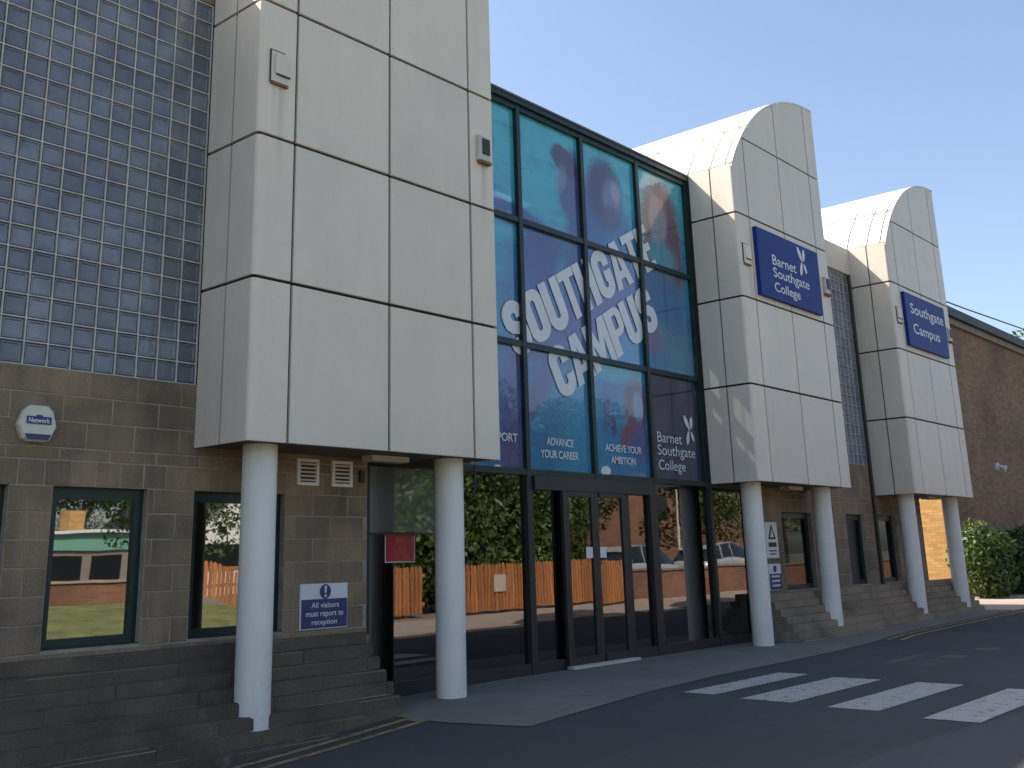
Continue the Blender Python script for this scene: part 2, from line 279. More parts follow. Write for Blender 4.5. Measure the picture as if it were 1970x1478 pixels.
# ------------------------------------------------------------------ mesh helpers
class MB:
    def __init__(s): s.v = []; s.f = []; s.sm = []
    def add(s, vs, fs, smooth=False):
        o = len(s.v); s.v += [tuple(v) for v in vs]; s.f += [tuple(i+o for i in f) for f in fs]; s.sm += [smooth]*len(fs); return s
    def box(s, x0, x1, y0, y1, z0, z1, b=0.0):
        if b <= 0:
            vs = [(x, y, z) for x in (x0, x1) for y in (y0, y1) for z in (z0, z1)]
            return s.add(vs, [(0, 1, 3, 2), (4, 6, 7, 5), (0, 4, 5, 1), (2, 3, 7, 6), (0, 2, 6, 4), (1, 5, 7, 3)])
        # chamfered towards -Y (the exposed face)
        vs = [(x0, y0+b, z0), (x1, y0+b, z0), (x1, y0+b, z1), (x0, y0+b, z1), (x0+b, y0, z0+b), (x1-b, y0, z0+b), (x1-b, y0, z1-b), (x0+b, y0, z1-b), (x0, y1, z0), (x1, y1, z0), (x1, y1, z1), (x0, y1, z1)]
        return s.add(vs, [(4, 5, 6, 7), (0, 1, 5, 4), (1, 2, 6, 5), (2, 3, 7, 6), (3, 0, 4, 7), (0, 8, 9, 1), (1, 9, 10, 2), (2, 10, 11, 3), (3, 11, 8, 0), (8, 11, 10, 9)])
    def prism(s, poly, axis, a, b, smooth=False):
        # poly = 2D points in the two other axes, extruded along axis from a to b
        def P(q, t): return {0: (t, q[0], q[1]), 1: (q[0], t, q[1]), 2: (q[0], q[1], t)}[axis]
        n = len(poly); vs = [P(q, a) for q in poly]+[P(q, b) for q in poly]
        return s.add(vs, [tuple(range(n))[::-1], tuple(range(n, 2*n))]+[(i, (i+1) % n, n+(i+1) % n, n+i) for i in range(n)], smooth)
    def tube(s, p0, p1, r0, r1=None, n=12, caps=True, smooth=True):
        r1 = r0 if r1 is None else r1; p0 = Vector(p0); p1 = Vector(p1); d = (p1-p0).normalized()
        a = d.orthogonal().normalized(); b = d.cross(a); vs = []
        for p, r in ((p0, r0), (p1, r1)): vs += [p+(a*math.cos(2*math.pi*i/n)+b*math.sin(2*math.pi*i/n))*r for i in range(n)]
        s.add(vs, [(i, (i+1) % n, n+(i+1) % n, n+i) for i in range(n)], smooth)
        if caps: s.add(vs, [tuple(range(n))[::-1], tuple(range(n, 2*n))])
        return s
    def sphere(s, c, r, nu=16, nv=10):
        vs = []; fs = []
        for j in range(nv+1):
            th = math.pi*j/nv
            for i in range(nu): ph = 2*math.pi*i/nu; vs.append((c[0]+r*math.sin(th)*math.cos(ph), c[1]+r*math.sin(th)*math.sin(ph), c[2]+r*math.cos(th)))
        for j in range(nv):
            for i in range(nu): fs.append((j*nu+i, (j+1)*nu+i, (j+1)*nu+(i+1) % nu, j*nu+(i+1) % nu))
        return s.add(vs, fs, True)
    def mesh(s, name, mat):
        me = bpy.data.meshes.new(name); me.from_pydata(s.v, [], s.f); me.polygons.foreach_set('use_smooth', s.sm)
        me.materials.append(MT[mat] if isinstance(mat, str) else mat); 
        bm = bmesh.new(); bm.from_mesh(me); bmesh.ops.recalc_face_normals(bm, faces=bm.faces); bm.to_mesh(me); bm.free(); me.update(); return me
    def build(s, name, mat, parent=None, label=None): return link(name, s.mesh(name, mat), parent, label)

def link(name, me, parent=None, label=None):
    o = bpy.data.objects.new(name, me); COL.objects.link(o)
    if parent is not None: o.parent = parent
    if label: o['label'] = label
    return o
def thing(name, label, cat, loc=(0, 0, 0), group=None, kind=None):
    o = bpy.data.objects.new(name, None); COL.objects.link(o); o.empty_display_size = .3; o.location = loc; tag(o, label, cat, group, kind); return o
def tag(o, label, cat, group=None, kind=None):
    o['label'] = label; o['category'] = cat
    if group: o['group'] = group
    if kind: o['kind'] = kind
    return o
def struct(o, label=None):
    o['kind'] = 'structure'
    if label: o['label'] = label
    return o
def text_mb(body, x0, z0, w, h, y, rot=0.0, bold=0.0, spacing=1.0, mirror_axis=None):
    """flat lettering in the XZ plane facing -Y, fitted to a box w x h with lower left corner x0,z0, turned by rot about it"""
    cu = bpy.data.curves.new('text', 'FONT'); cu.body = body; cu.size = 1.0; cu.offset = bold; cu.space_character = spacing; cu.resolution_u = 4
    ob = bpy.data.objects.new('text', cu); COL.objects.link(ob)
    dg = bpy.context.evaluated_depsgraph_get(); me = bpy.data.meshes.new_from_object(ob.evaluated_get(dg))
    xs = [v.co.x for v in me.vertices]; ys = [v.co.y for v in me.vertices]; ax, bx, ay, by = min(xs), max(xs), min(ys), max(ys)
    sx = w/(bx-ax); sy = h/(by-ay) if h else sx; ca, sa = math.cos(rot), math.sin(rot); vs = []
    for v in me.vertices:
        u, q = (v.co.x-ax)*sx, (v.co.y-ay)*sy; vs.append((x0+u*ca-q*sa, y, z0+u*sa+q*ca))
    mb = MB(); mb.add(vs, [tuple(p.vertices) for p in me.polygons])
    bpy.data.objects.remove(ob); bpy.data.curves.remove(cu); bpy.data.meshes.remove(me); return mb
def disc(mb, cx, cz, r, y, n=28, rz=None):
    rz = rz or r; mb.add([(cx+r*math.cos(2*math.pi*i/n), y, cz+rz*math.sin(2*math.pi*i/n)) for i in range(n)], [tuple(range(n))]); return mb
def petals(cx, cz, s, y):
    """four-petal emblem: two long petals on the left, two short ones on the right"""
    mb = MB()
    for a, b, w in (((-.55, 1.0), (.12, .02), .21), ((-.30, -1.0), (-.02, -.02), .20), ((.42, .98), (.30, .10), .19), ((.62, -.72), (.25, -.06), .17)):
        ax, az = a; bx, bz = b; dx, dz = bx-ax, bz-az; L = math.hypot(dx, dz); nx, nz = -dz/L, dx/L; pts = []
        prof = [(0, .25), (.12, .7), (.35, 1), (.6, .95), (.85, .6), (1, .18)]
        for t, k in prof: pts.append((ax+dx*t+nx*w*k, az+dz*t+nz*w*k))
        for t, k in prof[::-1]: pts.append((ax+dx*t-nx*w*k, az+dz*t-nz*w*k))
        mb.add([(cx+px*s, y, cz+pz*s) for px, pz in pts], [tuple(range(len(pts)))])
    return mb

# ------------------------------------------------------------------ ground, road, pavement
GZ = [(-60, -.9), (-12, -.62), (-8, -.50), (-5, -.40), (-2, -.29), (0, -.200), (.9, -.136), (1.95, -.050), (2.6, -.016), (4.0, .0), (8, .004), (11, .004), (20, .06), (40, .12), (200, .3)]
def gx(x):
    if x <= GZ[0][0]: return GZ[0][1]
    for (a, za), (b, zb) in zip(GZ, GZ[1:]):
        if x <= b: return za+(zb-za)*(x-a)/(b-a)
    return GZ[-1][1]
def sm(t): t = max(0, min(1, t)); return t*t*(3-2*t)
def gz(x, y):
    z = gx(x)
    if y < -9.0 and x < 11.5: z += (0.55-z)*sm((-9.0-y)/5.0)*sm((11.5-x)/2.0)
    return z
def lin(a, b, n): return [a+(b-a)*i/n for i in range(n+1)]
def sheet(name, xs, ys, dz, mat):
    mb = MB(); vs = [(x, y, gz(x, y)+dz) for y in ys for x in xs]; nx = len(xs)
    mb.add(vs, [(j*nx+i, j*nx+i+1, (j+1)*nx+i+1, (j+1)*nx+i) for j in range(len(ys)-1) for i in range(nx-1)]); return mb.build(name, mat)
XS = sorted(set([-900, -300, -100, -60, -30]+lin(-20, 26, 92)+[30, 40, 60, 100, 200, 400, 900]))
ground = struct(sheet('ground', XS, sorted(set([-900, -300, -100, -60, -40, -25]+lin(-16, 4, 40)+[8, 20, 60, 200, 900])), -.012, 'dirt'))
grass = sheet('grass_verge', [x for x in XS if -60 <= x <= 10.5], lin(-30, -9.4, 40), .002, 'grass'); struct(grass)
road = struct(sheet('road', [x for x in XS if -100 <= x <= 100], lin(-8.1, .5, 16), .0, 'asphalt'))
def strip(name, pts, mat, dz, parent=None, label=None):
    """strip through (x, y_near_building, y_far) rows, draped on the ground"""
    mb = MB(); vs = []
    for x, ya, yb in pts: vs += [(x, ya, gz(x, ya)+dz), (x, yb, gz(x, yb)+dz)]
    mb.add(vs, [(2*i, 2*i+1, 2*i+3, 2*i+2) for i in range(len(pts)-1)]); return mb.build(name, mat, parent, label)
def interp(tab, x):
    for (a, za), (b, zb) in zip(tab, tab[1:]):
        if x <= b: return za+(zb-za)*(x-a)/(b-a)
    return tab[-1][1]
EDGE = [(1.80, -.55), (1.95, -1.36), (2.6, -1.36), (4.0, -1.17), (5.6, -1.02), (7.5, -.98), (8.6, -.95), (10.3, -.80), (12, -.55), (15.8, -.42), (18.5, -.36), (22, -.36)]
xs = sorted(set(lin(1.80, 22, 60)+[e[0] for e in EDGE]))
pav = struct(strip('pavement', [(x, 1.2, interp(EDGE, x)) for x in xs], 'paving', .005))
pav2 = struct(strip('side_yard', [(x, 12.0, -.45+(x-18.5)*.04) for x in lin(18.45, 60, 24)], 'lightpave', .009))
far_pave = struct(strip('far_pavement', [(x, -5.45, -8.9) for x in lin(-20, 60, 60)], 'lightpave', .006))
yard = struct(strip('car_park', [(x, -8.9, -30) for x in lin(11, 90, 40)], 'paving', .003))
for i, (x0, x1, ya, yb) in enumerate(((4.17, 6.18, -1.47, -1.83), (4.02, 6.05, -2.18, -2.70), (3.92, 6.02, -3.08, -3.54), (3.72, 5.92, -3.98, -4.42))):
    strip('crossing_stripe', [(x, ya, yb) for x in lin(x0, x1, 6)], 'white_paint', .004, road)
for ya in (-.03, -.245): strip('yellow_line', [(x, ya, ya-.075) for x in lin(-14, 1.72, 44)], 'yellow_paint', .004, road)
strip('yellow_line', [(1.725, -.03, -.32), (1.80, -.03, -.32)], 'yellow_paint', .0045, road)
for o in (.06, .26): strip('yellow_line', [(x, interp(EDGE, x)-o, interp(EDGE, x)-o-.07) for x in lin(11.0, 30, 40)], 'yellow_paint', .004, road)

# ------------------------------------------------------------------ college building
college = thing('college_building', 'grey block college building with white panel clad towers and printed glass entrance front', 'building')
ZT = [2.334, 3.7716, 5.1232, 6.4748, 7.8264]
RAD, ACX, ACZ = 3.72, 3.24, 5.47
def arch(x, d=0.0): return ACZ+math.sqrt(max(0, (RAD-d)**2-(ACX-x)**2))
g = .0155
def tower(x0, label):
    prof = [(.035, 2.37), (3.205, 2.37), (3.205, arch(3.205, .033))]+[(x, arch(x, .033)) for x in lin(3.205, .035, 20)[1:]]
    prof = [(x0+a, b) for a, b in prof]
    core = MB().prism(prof, 1, .036, 3.97).build('tower', 'core', college, label)
    def P(mb): mb.build('panel', 'panel', core)
    T = .03
    cols = [(.42, 1.62), (1.62, 2.82)]
    for a, b in cols:
        a += g; b -= g
        for z0, z1 in zip(ZT[:-1], ZT[1:]):
            if z1 > 7.8:   # row under the arch joint
                pts = [(a, z0+g)]+[(b, z0+g)]+[(x, min(z1-g, arch(x, .034))) for x in lin(b, a, 8)]
            else: 
                P(MB().box(x0+a, x0+b, 0, T, z0+(g if z0 > 2.4 else 0), z1-g, .004)); continue
            P(MB().prism([(x0+u, v) for u, v in pts], 1, 0, T))
        pts = [(x, v) for x, v in [(a, 7.8264+g), (b, 7.8264+g)]]+[(x, arch(x, .034)) for x in lin(b, a, 10) if arch(x, .034) > 7.8264+g+.01]
        P(MB().prism([(x0+u, v) for u, v in pts], 1, 0, T))
    def ell(side, z0, z1, ymax=.412-g):
        r = .045; w = .42-g; arc = [(r-r*math.cos(R_(q)), r-r*math.sin(R_(q))) for q in (0, 22, 45, 68, 90)]
        pl = [(0, ymax)]+arc+[(w, 0), (w, T), (T, T), (T, ymax)]
        return MB().prism([((x0+u) if side < 0 else (x0+3.24-u), v) for u, v in pl], 2, z0, z1)
    zs = 7.285
    for z0, z1 in zip(ZT[:-1], ZT[1:]):
        lo = z0+(g if z0 > 2.4 else 0)
        P(ell(1, lo, z1-g))
        if z1 < 7: P(ell(-1, lo, z1-g))
        else:
            mb = ell(-1, lo, zs); w = .42-g
            mb.prism([(x0+u, v) for u, v in [(.004, zs-.001), (w, zs-.001)]+[(x, arch(x, .034)) for x in lin(w, .004, 6)]], 1, .0005, T); P(mb)
    P(ell(1, ZT[4]+g, arch(3.24, .034)-.008))
    # side columns against the wall
    for z0, z1 in zip(ZT[:-1], ZT[1:]):
        lo = z0+(g if z0 > 2.4 else 0)
        P(MB().box(x0, x0+T, .412+g*.6, .795, lo, min(z1-g, zs)))
        P(MB().box(x0+3.24-T, x0+3.24, .412+g*.6, .795, lo, z1-g))
    for ya, yb in ((.412, 1.7), (1.7, 2.8), (2.8, 4.0)):
        P(MB().box(x0+3.24-T, x0+3.24, ya+g*.6, yb-g*.6, ZT[4]+g, arch(3.24, .036)))
        if ya > .5: P(MB().box(x0+3.24-T, x0+3.24, ya+g*.6, yb-g*.6, 7.2, ZT[4]-g))
    # vaulted roof panels
    xb = [0, .62, 1.85, 3.24]; yb = [-.004, .115, .385, .80, 1.7, 2.6, 4.0]
    for xa, xc in zip(xb, xb[1:]):
        for ya, yc in zip(yb, yb[1:]):
            e = .015; N = 8; mb = MB(); vs = []
            xx = lin(xa+(e if xa else 0), xc-(e if xc < 3 else 0), N); yy = (ya+(e if ya > .05 else 0), yc-e)
            for x in xx:
                for y in yy:
                    vs.append((x0+x, y, arch(x)))
                    dx, dz = x-ACX, arch(x)-ACZ; L = math.hypot(dx, dz); vs.append((x0+x-dx/L*.03, y, arch(x)-dz/L*.03))
            fs = []
            for i in range(N):
                o = i*4; q = o+4
                fs += [(o, o+2, q+2, q), (o+1, q+1, q+3, o+3), (o, q, q+1, o+1), (o+2, o+3, q+3, q+2)]
            fs += [(0, 1, 3, 2), (N*4, N*4+2, N*4+3, N*4+1)]
            mb.add(vs, fs); mb.build('roof_panel', 'roofpanel', core)
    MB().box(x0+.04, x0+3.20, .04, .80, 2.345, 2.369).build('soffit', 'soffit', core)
    for cx in (.40, 2.80):
        mb = MB().tube((x0+cx, .365, -.55), (x0+cx, .365, 2.35), .153, None, 36, False)
        mb.build('column', 'column', core)
    # empty lamp bracket (left) and small floodlight (right)
    MB().box(x0+.112, x0+.30, -.016, -.001, 5.665, 5.975).box(x0+.15, x0+.325, -.034, -.017, 5.75, 5.94).build('bracket', 'panel', core)
    MB().box(x0+.103, x0+.110, -.018, -.001, 5.655, 5.985).box(x0+.17, x0+.32, -.036, -.018, 5.737, 5.748).box(x0+.112, x0+.27, -.018, -.001, 5.977, 5.983).build('bracket_edge', 'frame2', core)
    MB().box(x0+.112, x0+.30, -.034, -.002, 5.635, 5.660).build('bracket_foot', 'rust', core)
    MB().box(x0+2.93, x0+3.11, -.05, -.001, 5.66, 5.955).build('bracket', 'bracket', core)
    MB().box(x0+2.985, x0+3.10, -.065, -.051, 5.74, 5.925).build('lamp_housing', 'dark', core)
    MB().box(x0+2.95, x0+3.12, -.07, -.002, 5.625, 5.657).build('bracket_foot', 'rust', core)
    MB().box(x0+1.78, x0+2.28, .42, .58, 2.29, 2.344).build('soffit_light', 'cream', core)
    return core
TX = (0.0, 8.918, 15.063)
tower(TX[0], 'nearest white panel clad tower at the left, its top out of the picture')
tower(TX[1], 'middle white clad tower with curved roof and blue college sign')
tower(TX[2], 'farthest white clad tower with curved roof and blue campus sign')

# ---- masonry walls of separate blocks with recessed mortar
COURSES = [.48, .695, .9075, 1.12, 1.3325, 1.545, 1.7575, 1.962, 2.165, 2.265, 2.4775, 2.69, 2.90]
YW = .80
bcache = {}
def block_obj(x0, x1, z0, z1, parent):
    w, h = round(x1-x0, 3), round(z1-z0, 3); key = (w, h)
    if key not in bcache:
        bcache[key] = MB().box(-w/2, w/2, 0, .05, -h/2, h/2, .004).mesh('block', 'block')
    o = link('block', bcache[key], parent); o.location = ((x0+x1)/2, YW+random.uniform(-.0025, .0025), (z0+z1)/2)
def masonry(name, xa, xb, openings, label, ztop=2.90):
    # backing wall of mortar around the openings
    xs = sorted(set([xa, xb]+[o[0] for o in openings]+[o[1] for o in openings])); mb = MB()
    for a, b in zip(xs, xs[1:]):
        ops = [o for o in openings if o[0] <= a+1e-6 and o[1] >= b-1e-6]
        z = -.4
        for o in sorted(ops, key=lambda q: q[2]): mb.box(a, b, YW+.0045, YW+.30, z, o[2]); z = o[3]
        mb.box(a, b, YW+.0045, YW+.30, z, ztop)
    wall = mb.build(name, 'mortar', college, label)
    j = .005
    for ci, (z0, z1) in enumerate(zip(COURSES, COURSES[1:])):
        L = .215 if ci == 7 else .43
        off = (ci % 2)*L/2
        x = math.floor(xa/L)*L+off-L+.07
        while x < xb:
            a, b = max(x, xa), min(x+L, xb); x += L
            if b-a < .05: continue
            segs = [(a, b)]
            for o in openings:
                if o[2] < z1-.03 and o[3] > z0+.03:
                    ns = []
                    for s0, s1 in segs:
                        if o[1] <= s0 or o[0] >= s1: ns.append((s0, s1)); continue
                        if o[0]-s0 > .04: ns.append((s0, o[0]))
                        if s1-o[1] > .04: ns.append((o[1], s1))
                    segs = ns
            for s0, s1 in segs: block_obj(s0+j, s1-j, z0+j, z1-j, wall)
    return wall
def window(x0, x1, z0, z1, g='winglass'):
    fr = MB(); f = .075; y0, y1 = YW+.075, YW+.15
    fr.box(x0, x0+f, y0, y1, z0, z1).box(x1-f, x1, y0, y1, z0, z1).box(x0+f, x1-f, y0+.002, y1, z1-f-.02, z1).box(x0+f, x1-f, y0+.002, y1, z0, z0+f)
    fr.box(x0-.0, x1, YW+.01, y0-.002, z0, z0+.012)
    o = fr.build('window', 'frame', college)
    p = MB().box(x0+f, x1-f, .905, .911, z0+f, z1-f-.02).build('pane', g, o); p.rotation_euler = (0, 0, 0)
    return o
WL = [(-2.90, -1.60, .715, 1.962), (-1.25, -.42, .715, 1.962), (.03, 1.02, .715, 1.962)]
masonry('wall', -3.2, 2.05, WL, 'brown block wall below the glass blocks at the left')
for o in WL: window(*o)
WR = [(11.10, 12.20, .715, 1.962), (13.62, 14.42, .715, 1.962), (15.10, 15.92, .715, 1.962)]
masonry('wall', 10.11, 17.36, WR, 'brown block wall under the two farther towers')
for o in WR: window(*o, 'darkglass')
# wall ends and the returns
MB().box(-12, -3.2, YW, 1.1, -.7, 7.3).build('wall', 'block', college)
MB().box(17.06, 17.36, YW+.31, 11.8, -.3, 7.25).build('wall', 'brick', college)
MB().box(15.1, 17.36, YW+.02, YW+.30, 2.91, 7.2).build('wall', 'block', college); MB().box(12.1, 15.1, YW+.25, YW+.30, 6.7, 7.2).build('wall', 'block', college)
MB().box(17.36, 18.28, YW, YW+.30, 2.40, 9.0).build('wall', 'block', college)

# ---- stepped plinths
def plinth(xa, xb, ztop, ytop, n, label, tread, smat):
    rise = .110
    prof = [(YW-.002, ztop-.012), (YW-.002, -.6)]
    pts = []
    for i in range(n):
        z = ztop-.012-rise*i; y = ytop+.012-tread*i
        pts += [(y, z), (y, z-rise)]
    poly = [(YW+.006, ztop-.012)]+pts+[(pts[-1][0], -.9), (YW+.006, -.9)]
    core = MB().prism(poly, 0, xa+.004, xb-.012).build('stepped_plinth', 'mortar', college, label)
    cache = {}
    for i in range(n):
        x = xa-((i*.61) % 1.29)
        while x < xb:
            a, b = max(x, xa), min(x+1.29, xb); x += 1.29
            if b-a < .06: continue
            w = round(b-a-.003, 3); key = w
            if key not in cache:
                m = MB(); bb = .008; hw = w/2
                m.box(-hw, hw, 0, .17, -rise+.006, 0); me = m.mesh('step_block', smat)
                bm = bmesh.new(); bm.from_mesh(me); bmesh.ops.bevel(bm, geom=[e for e in bm.edges if abs(e.verts[0].co.z) < 1e-4 and abs(e.verts[1].co.z) < 1e-4 and e.verts[0].co.y < .01 and e.verts[1].co.y < .01], offset=.012, segments=2, affect='EDGES')
                bm.to_mesh(me); bm.free(); cache[key] = me
            o = link('step_block', cache[key], core); o.location = ((a+b)/2, ytop-tread*i+random.uniform(-.004, .004), ztop-rise*i+random.uniform(-.003, .003))
            o.rotation_euler = (random.uniform(-.012, .012), random.uniform(-.006, .006), random.uniform(-.008, .008))
    return core
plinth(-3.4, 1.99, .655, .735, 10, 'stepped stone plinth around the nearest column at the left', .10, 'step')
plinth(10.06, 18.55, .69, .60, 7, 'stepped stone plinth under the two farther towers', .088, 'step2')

# ---- glass block walls
def glass_block_mesh(w, h):
    m = MB(); b = .012; a, c = w/2, h/2; e = .022
    vs = [(-a, .02, -c), (a, .02, -c), (a, .02, c), (-a, .02, c), (-a+b, 0, -c+b), (a-b, 0, -c+b), (a-b, 0, c-b), (-a+b, 0, c-b),
          (-a+e, .0, -c+e), (a-e, .0, -c+e), (a-e, .0, c-e), (-a+e, .0, c-e), (-a+e+.008, .008, -c+e+.008), (a-e-.008, .008, -c+e+.008), (a-e-.008, .008, c-e-.008), (-a+e+.008, .008, c-e-.008)]
    fs = []
    for o in (0, 4, 8): fs += [(o+i, o+(i+1) % 4, o+4+(i+1) % 4, o+4+i) for i in range(4)]
    fs.append((12, 13, 14, 15)); m.add(vs, fs); return m
GX, GZM = .197, .190
def glass_wall(xa, nx, za, nz, individual, label):
    # grout grid standing a little proud of the blocks
    t = .0052; mb = MB(); y0, y1 = YW+.022, YW+.075
    for i in range(nx+1): mb.box(xa+i*GX-t, xa+i*GX+t, y0, y1, za, za+nz*GZM)
    for j in range(nz+1): mb.box(xa, xa+nx*GX, y0+.002, y1-.002, za+j*GZM-t, za+j*GZM+t)
    wall = mb.build('glass_block_wall', 'gb_mortar', college, label)
    me = glass_block_mesh(GX-2*t-.001, GZM-2*t-.001)
    if individual:
        shared = me.mesh('glass_block', 'gblock')
        for i in range(nx):
            for j in range(nz):
                o = link('glass_block', shared, wall); o.location = (xa+(i+.5)*GX, YW+.032, za+(j+.5)*GZM)
                o.rotation_euler = (random.gauss(0, .012), 0, random.gauss(0, .012))
    else:
        big = MB()
        for i in range(nx):
            for j in range(nz):
                q = Vector((xa+(i+.5)*GX, YW+.032, za+(j+.5)*GZM)); big.add([Vector(v)+q for v in me.v], me.f)
        o = big.build('glass_block', 'gblock', wall); o['kind'] = 'stuff'
    return wall
glass_wall(-2.758, 14, 2.905, 20, True, 'large glass block window wall at the left edge')
glass_wall(12.165, 15, 2.905, 20, False, 'narrow glass block strip between the two farther towers')
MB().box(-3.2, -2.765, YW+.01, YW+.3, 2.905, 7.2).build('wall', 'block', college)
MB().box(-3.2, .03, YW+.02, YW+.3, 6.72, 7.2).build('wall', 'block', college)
MB().box(-2.75, .03, YW+.9, YW+1.0, 2.7, 6.9).build('interior_wall', 'interior', college)
MB().box(12.0, 15.2, YW+.5, YW+.6, 2.7, 6.9).build('interior_wall', 'interior', college)
for a, b in ((-12, .0), (12.158, 15.063), (18.303, 18.42)):
    if b < 18.4: MB().box(a+.003, b-.003, YW-.02, YW+.30, 6.735 if a > 0 else 7.05, 7.285).build('parapet', 'cream', college)
MB().tube((14.90, .765, .4), (14.90, .765, 6.72), .032, None, 12).build('drainpipe', 'dark', college)

# ---- main roof and dark rooms behind (rooflights over the entrance hall)
def slab(x0, x1, y0, y1): MB().box(x0, x1, y0, y1, 7.06, 7.16).build('roof', 'interior', college)
slab(-12, 2.0, .98, 12); slab(10.0, 17.3, .98, 12)
RL = [(2.15, 2.85), (4.6, 5.9), (6.75, 7.75)]
ry = [(3.08, 3.46), (3.58, 3.74), (3.86, 3.90)]
slab(2.0, 10.0, .98, 3.08); slab(2.0, 10.0, 3.90, 12)
slab(2.0, 10.0, 3.46, 3.58); slab(2.0, 10.0, 3.74, 3.86)
for ya, yb in ry:
    xe = [2.0]+[v for r in RL for v in r]+[10.0]
    for a, b in zip(xe[0::2], xe[1::2]): slab(a, b, ya, yb)
for xw in (2.02, 9.9): MB().box(xw, xw+.1, 1.13, 12, -.2, 7.05).build('interior_wall', 'interior', college)
MB().box(-12, 17.1, 11.8, 12, -.5, 7.05).build('interior_wall', 'interior', college)
MB().box(2.14, 9.88, 6.4, 6.5, .02, 7.05).build('interior_wall', 'interior', college)
MB().box(2.06, 10.08, .98, 6.4, -.05, .022).build('interior_floor', 'intfloor', college)
MB().box(-3, 2.0, 3.0, 3.1, -.2, 2.8).build('interior_wall', 'interior', college); MB().box(-3, 2.0, 1.11, 3.0, 2.75, 2.85).build('interior_ceiling', 'interior', college)
MB().box(10.1, 16.8, 3.0, 3.1, -.2, 2.8).build('interior_wall', 'interior', college); MB().box(10.1, 16.8, 1.11, 3.0, 2.75, 2.85).build('interior_ceiling', 'interior', college)
MB().tube((8.95, 1.32, 0.02), (8.95, 1.32, 7.05), .19, None, 24).build('interior_column', 'intcol', college)
MB().box(8.44, 8.53, 1.18, 1.24, 2.45, 7.04).build('beam_blocker', 'frame', college)  # unseen post added to split the sunbeam on the middle tower's side

# ---- curtain wall with printed film
XM = [3.30, 4.69, 6.08, 7.47, 8.868]; ZMn = [2.335, 3.92, 5.555, 7.135]
cw = MB().box(3.245, 8.912, .80, 1.05, 7.172, 7.245).box(3.245, 8.912, .80, .97, 7.26, 7.285).build('curtain_wall', 'frame', college, 'large glass front printed with giant figures and slanted lettering')
MB().box(3.246, 8.911, .785, 1.08, 7.246, 7.262).build('coping', 'coping', cw)
for x in XM: MB().box(x-.036, x+.036, .835, .965, 2.28, 7.171).build('mullion', 'frame', cw)
MB().box(8.906, 8.915, .80, .95, 2.34, 7.17).build('flashing', 'frame2', cw)
for a, b in zip(XM, XM[1:]):
    for z in ZMn: MB().box(a+.036, b-.036, .842, .960, z-.036, z+.036).build('transom', 'frame', cw)
for a, b in zip(XM, XM[1:]):
    for z0, z1 in zip(ZMn, ZMn[1:]):
        w, h = b-a-.06, z1-z0-.06
        o = MB().box(-w/2, w/2, 0, .006, -h/2, h/2).build('pane', 'film', cw); o.location = ((a+b)/2, .897, (z0+z1)/2)
        o.rotation_euler = (random.gauss(0, .0022), 0, random.gauss(0, .0022))
A = R_(28.8)
def rr(x0, y0, x1, y1, q):
    pts = []
    for cx, cy, a0 in ((x1-q, y1-q, 0), (x0+q, y1-q, 90), (x0+q, y0+q, 180), (x1-q, y0+q, 270)):
        pts += [(cx+q*math.cos(R_(a0+k*18)), cy+q*math.sin(R_(a0+k*18))) for k in range(6)]
    return pts
def arc(cx, cy, rx, ry, a0, a1, n=7): return [(cx+rx*math.cos(R_(a0+(a1-a0)*k/n)), cy+ry*math.sin(R_(a0+(a1-a0)*k/n))) for k in range(n+1)]
def stroke(p, t):
    L, Rr = [], []
    for i, q in enumerate(p):
        d0 = Vector(p[i])-Vector(p[i-1]) if i else Vector(p[1])-Vector(p[0]); d1 = Vector(p[i+1])-Vector(p[i]) if i < len(p)-1 else d0
        d0, d1 = d0.normalized(), d1.normalized(); n = Vector((-d0.y-d1.y, d0.x+d1.x)).normalized(); k = t/2/max(.5, n.dot(Vector((-d0.y, d0.x))))
        L.append((q[0]+n.x*k, q[1]+n.y*k)); Rr.append((q[0]-n.x*k, q[1]-n.y*k))
    return L+Rr[::-1]
tk = .235; a_, b_ = tk/2, .60-tk/2
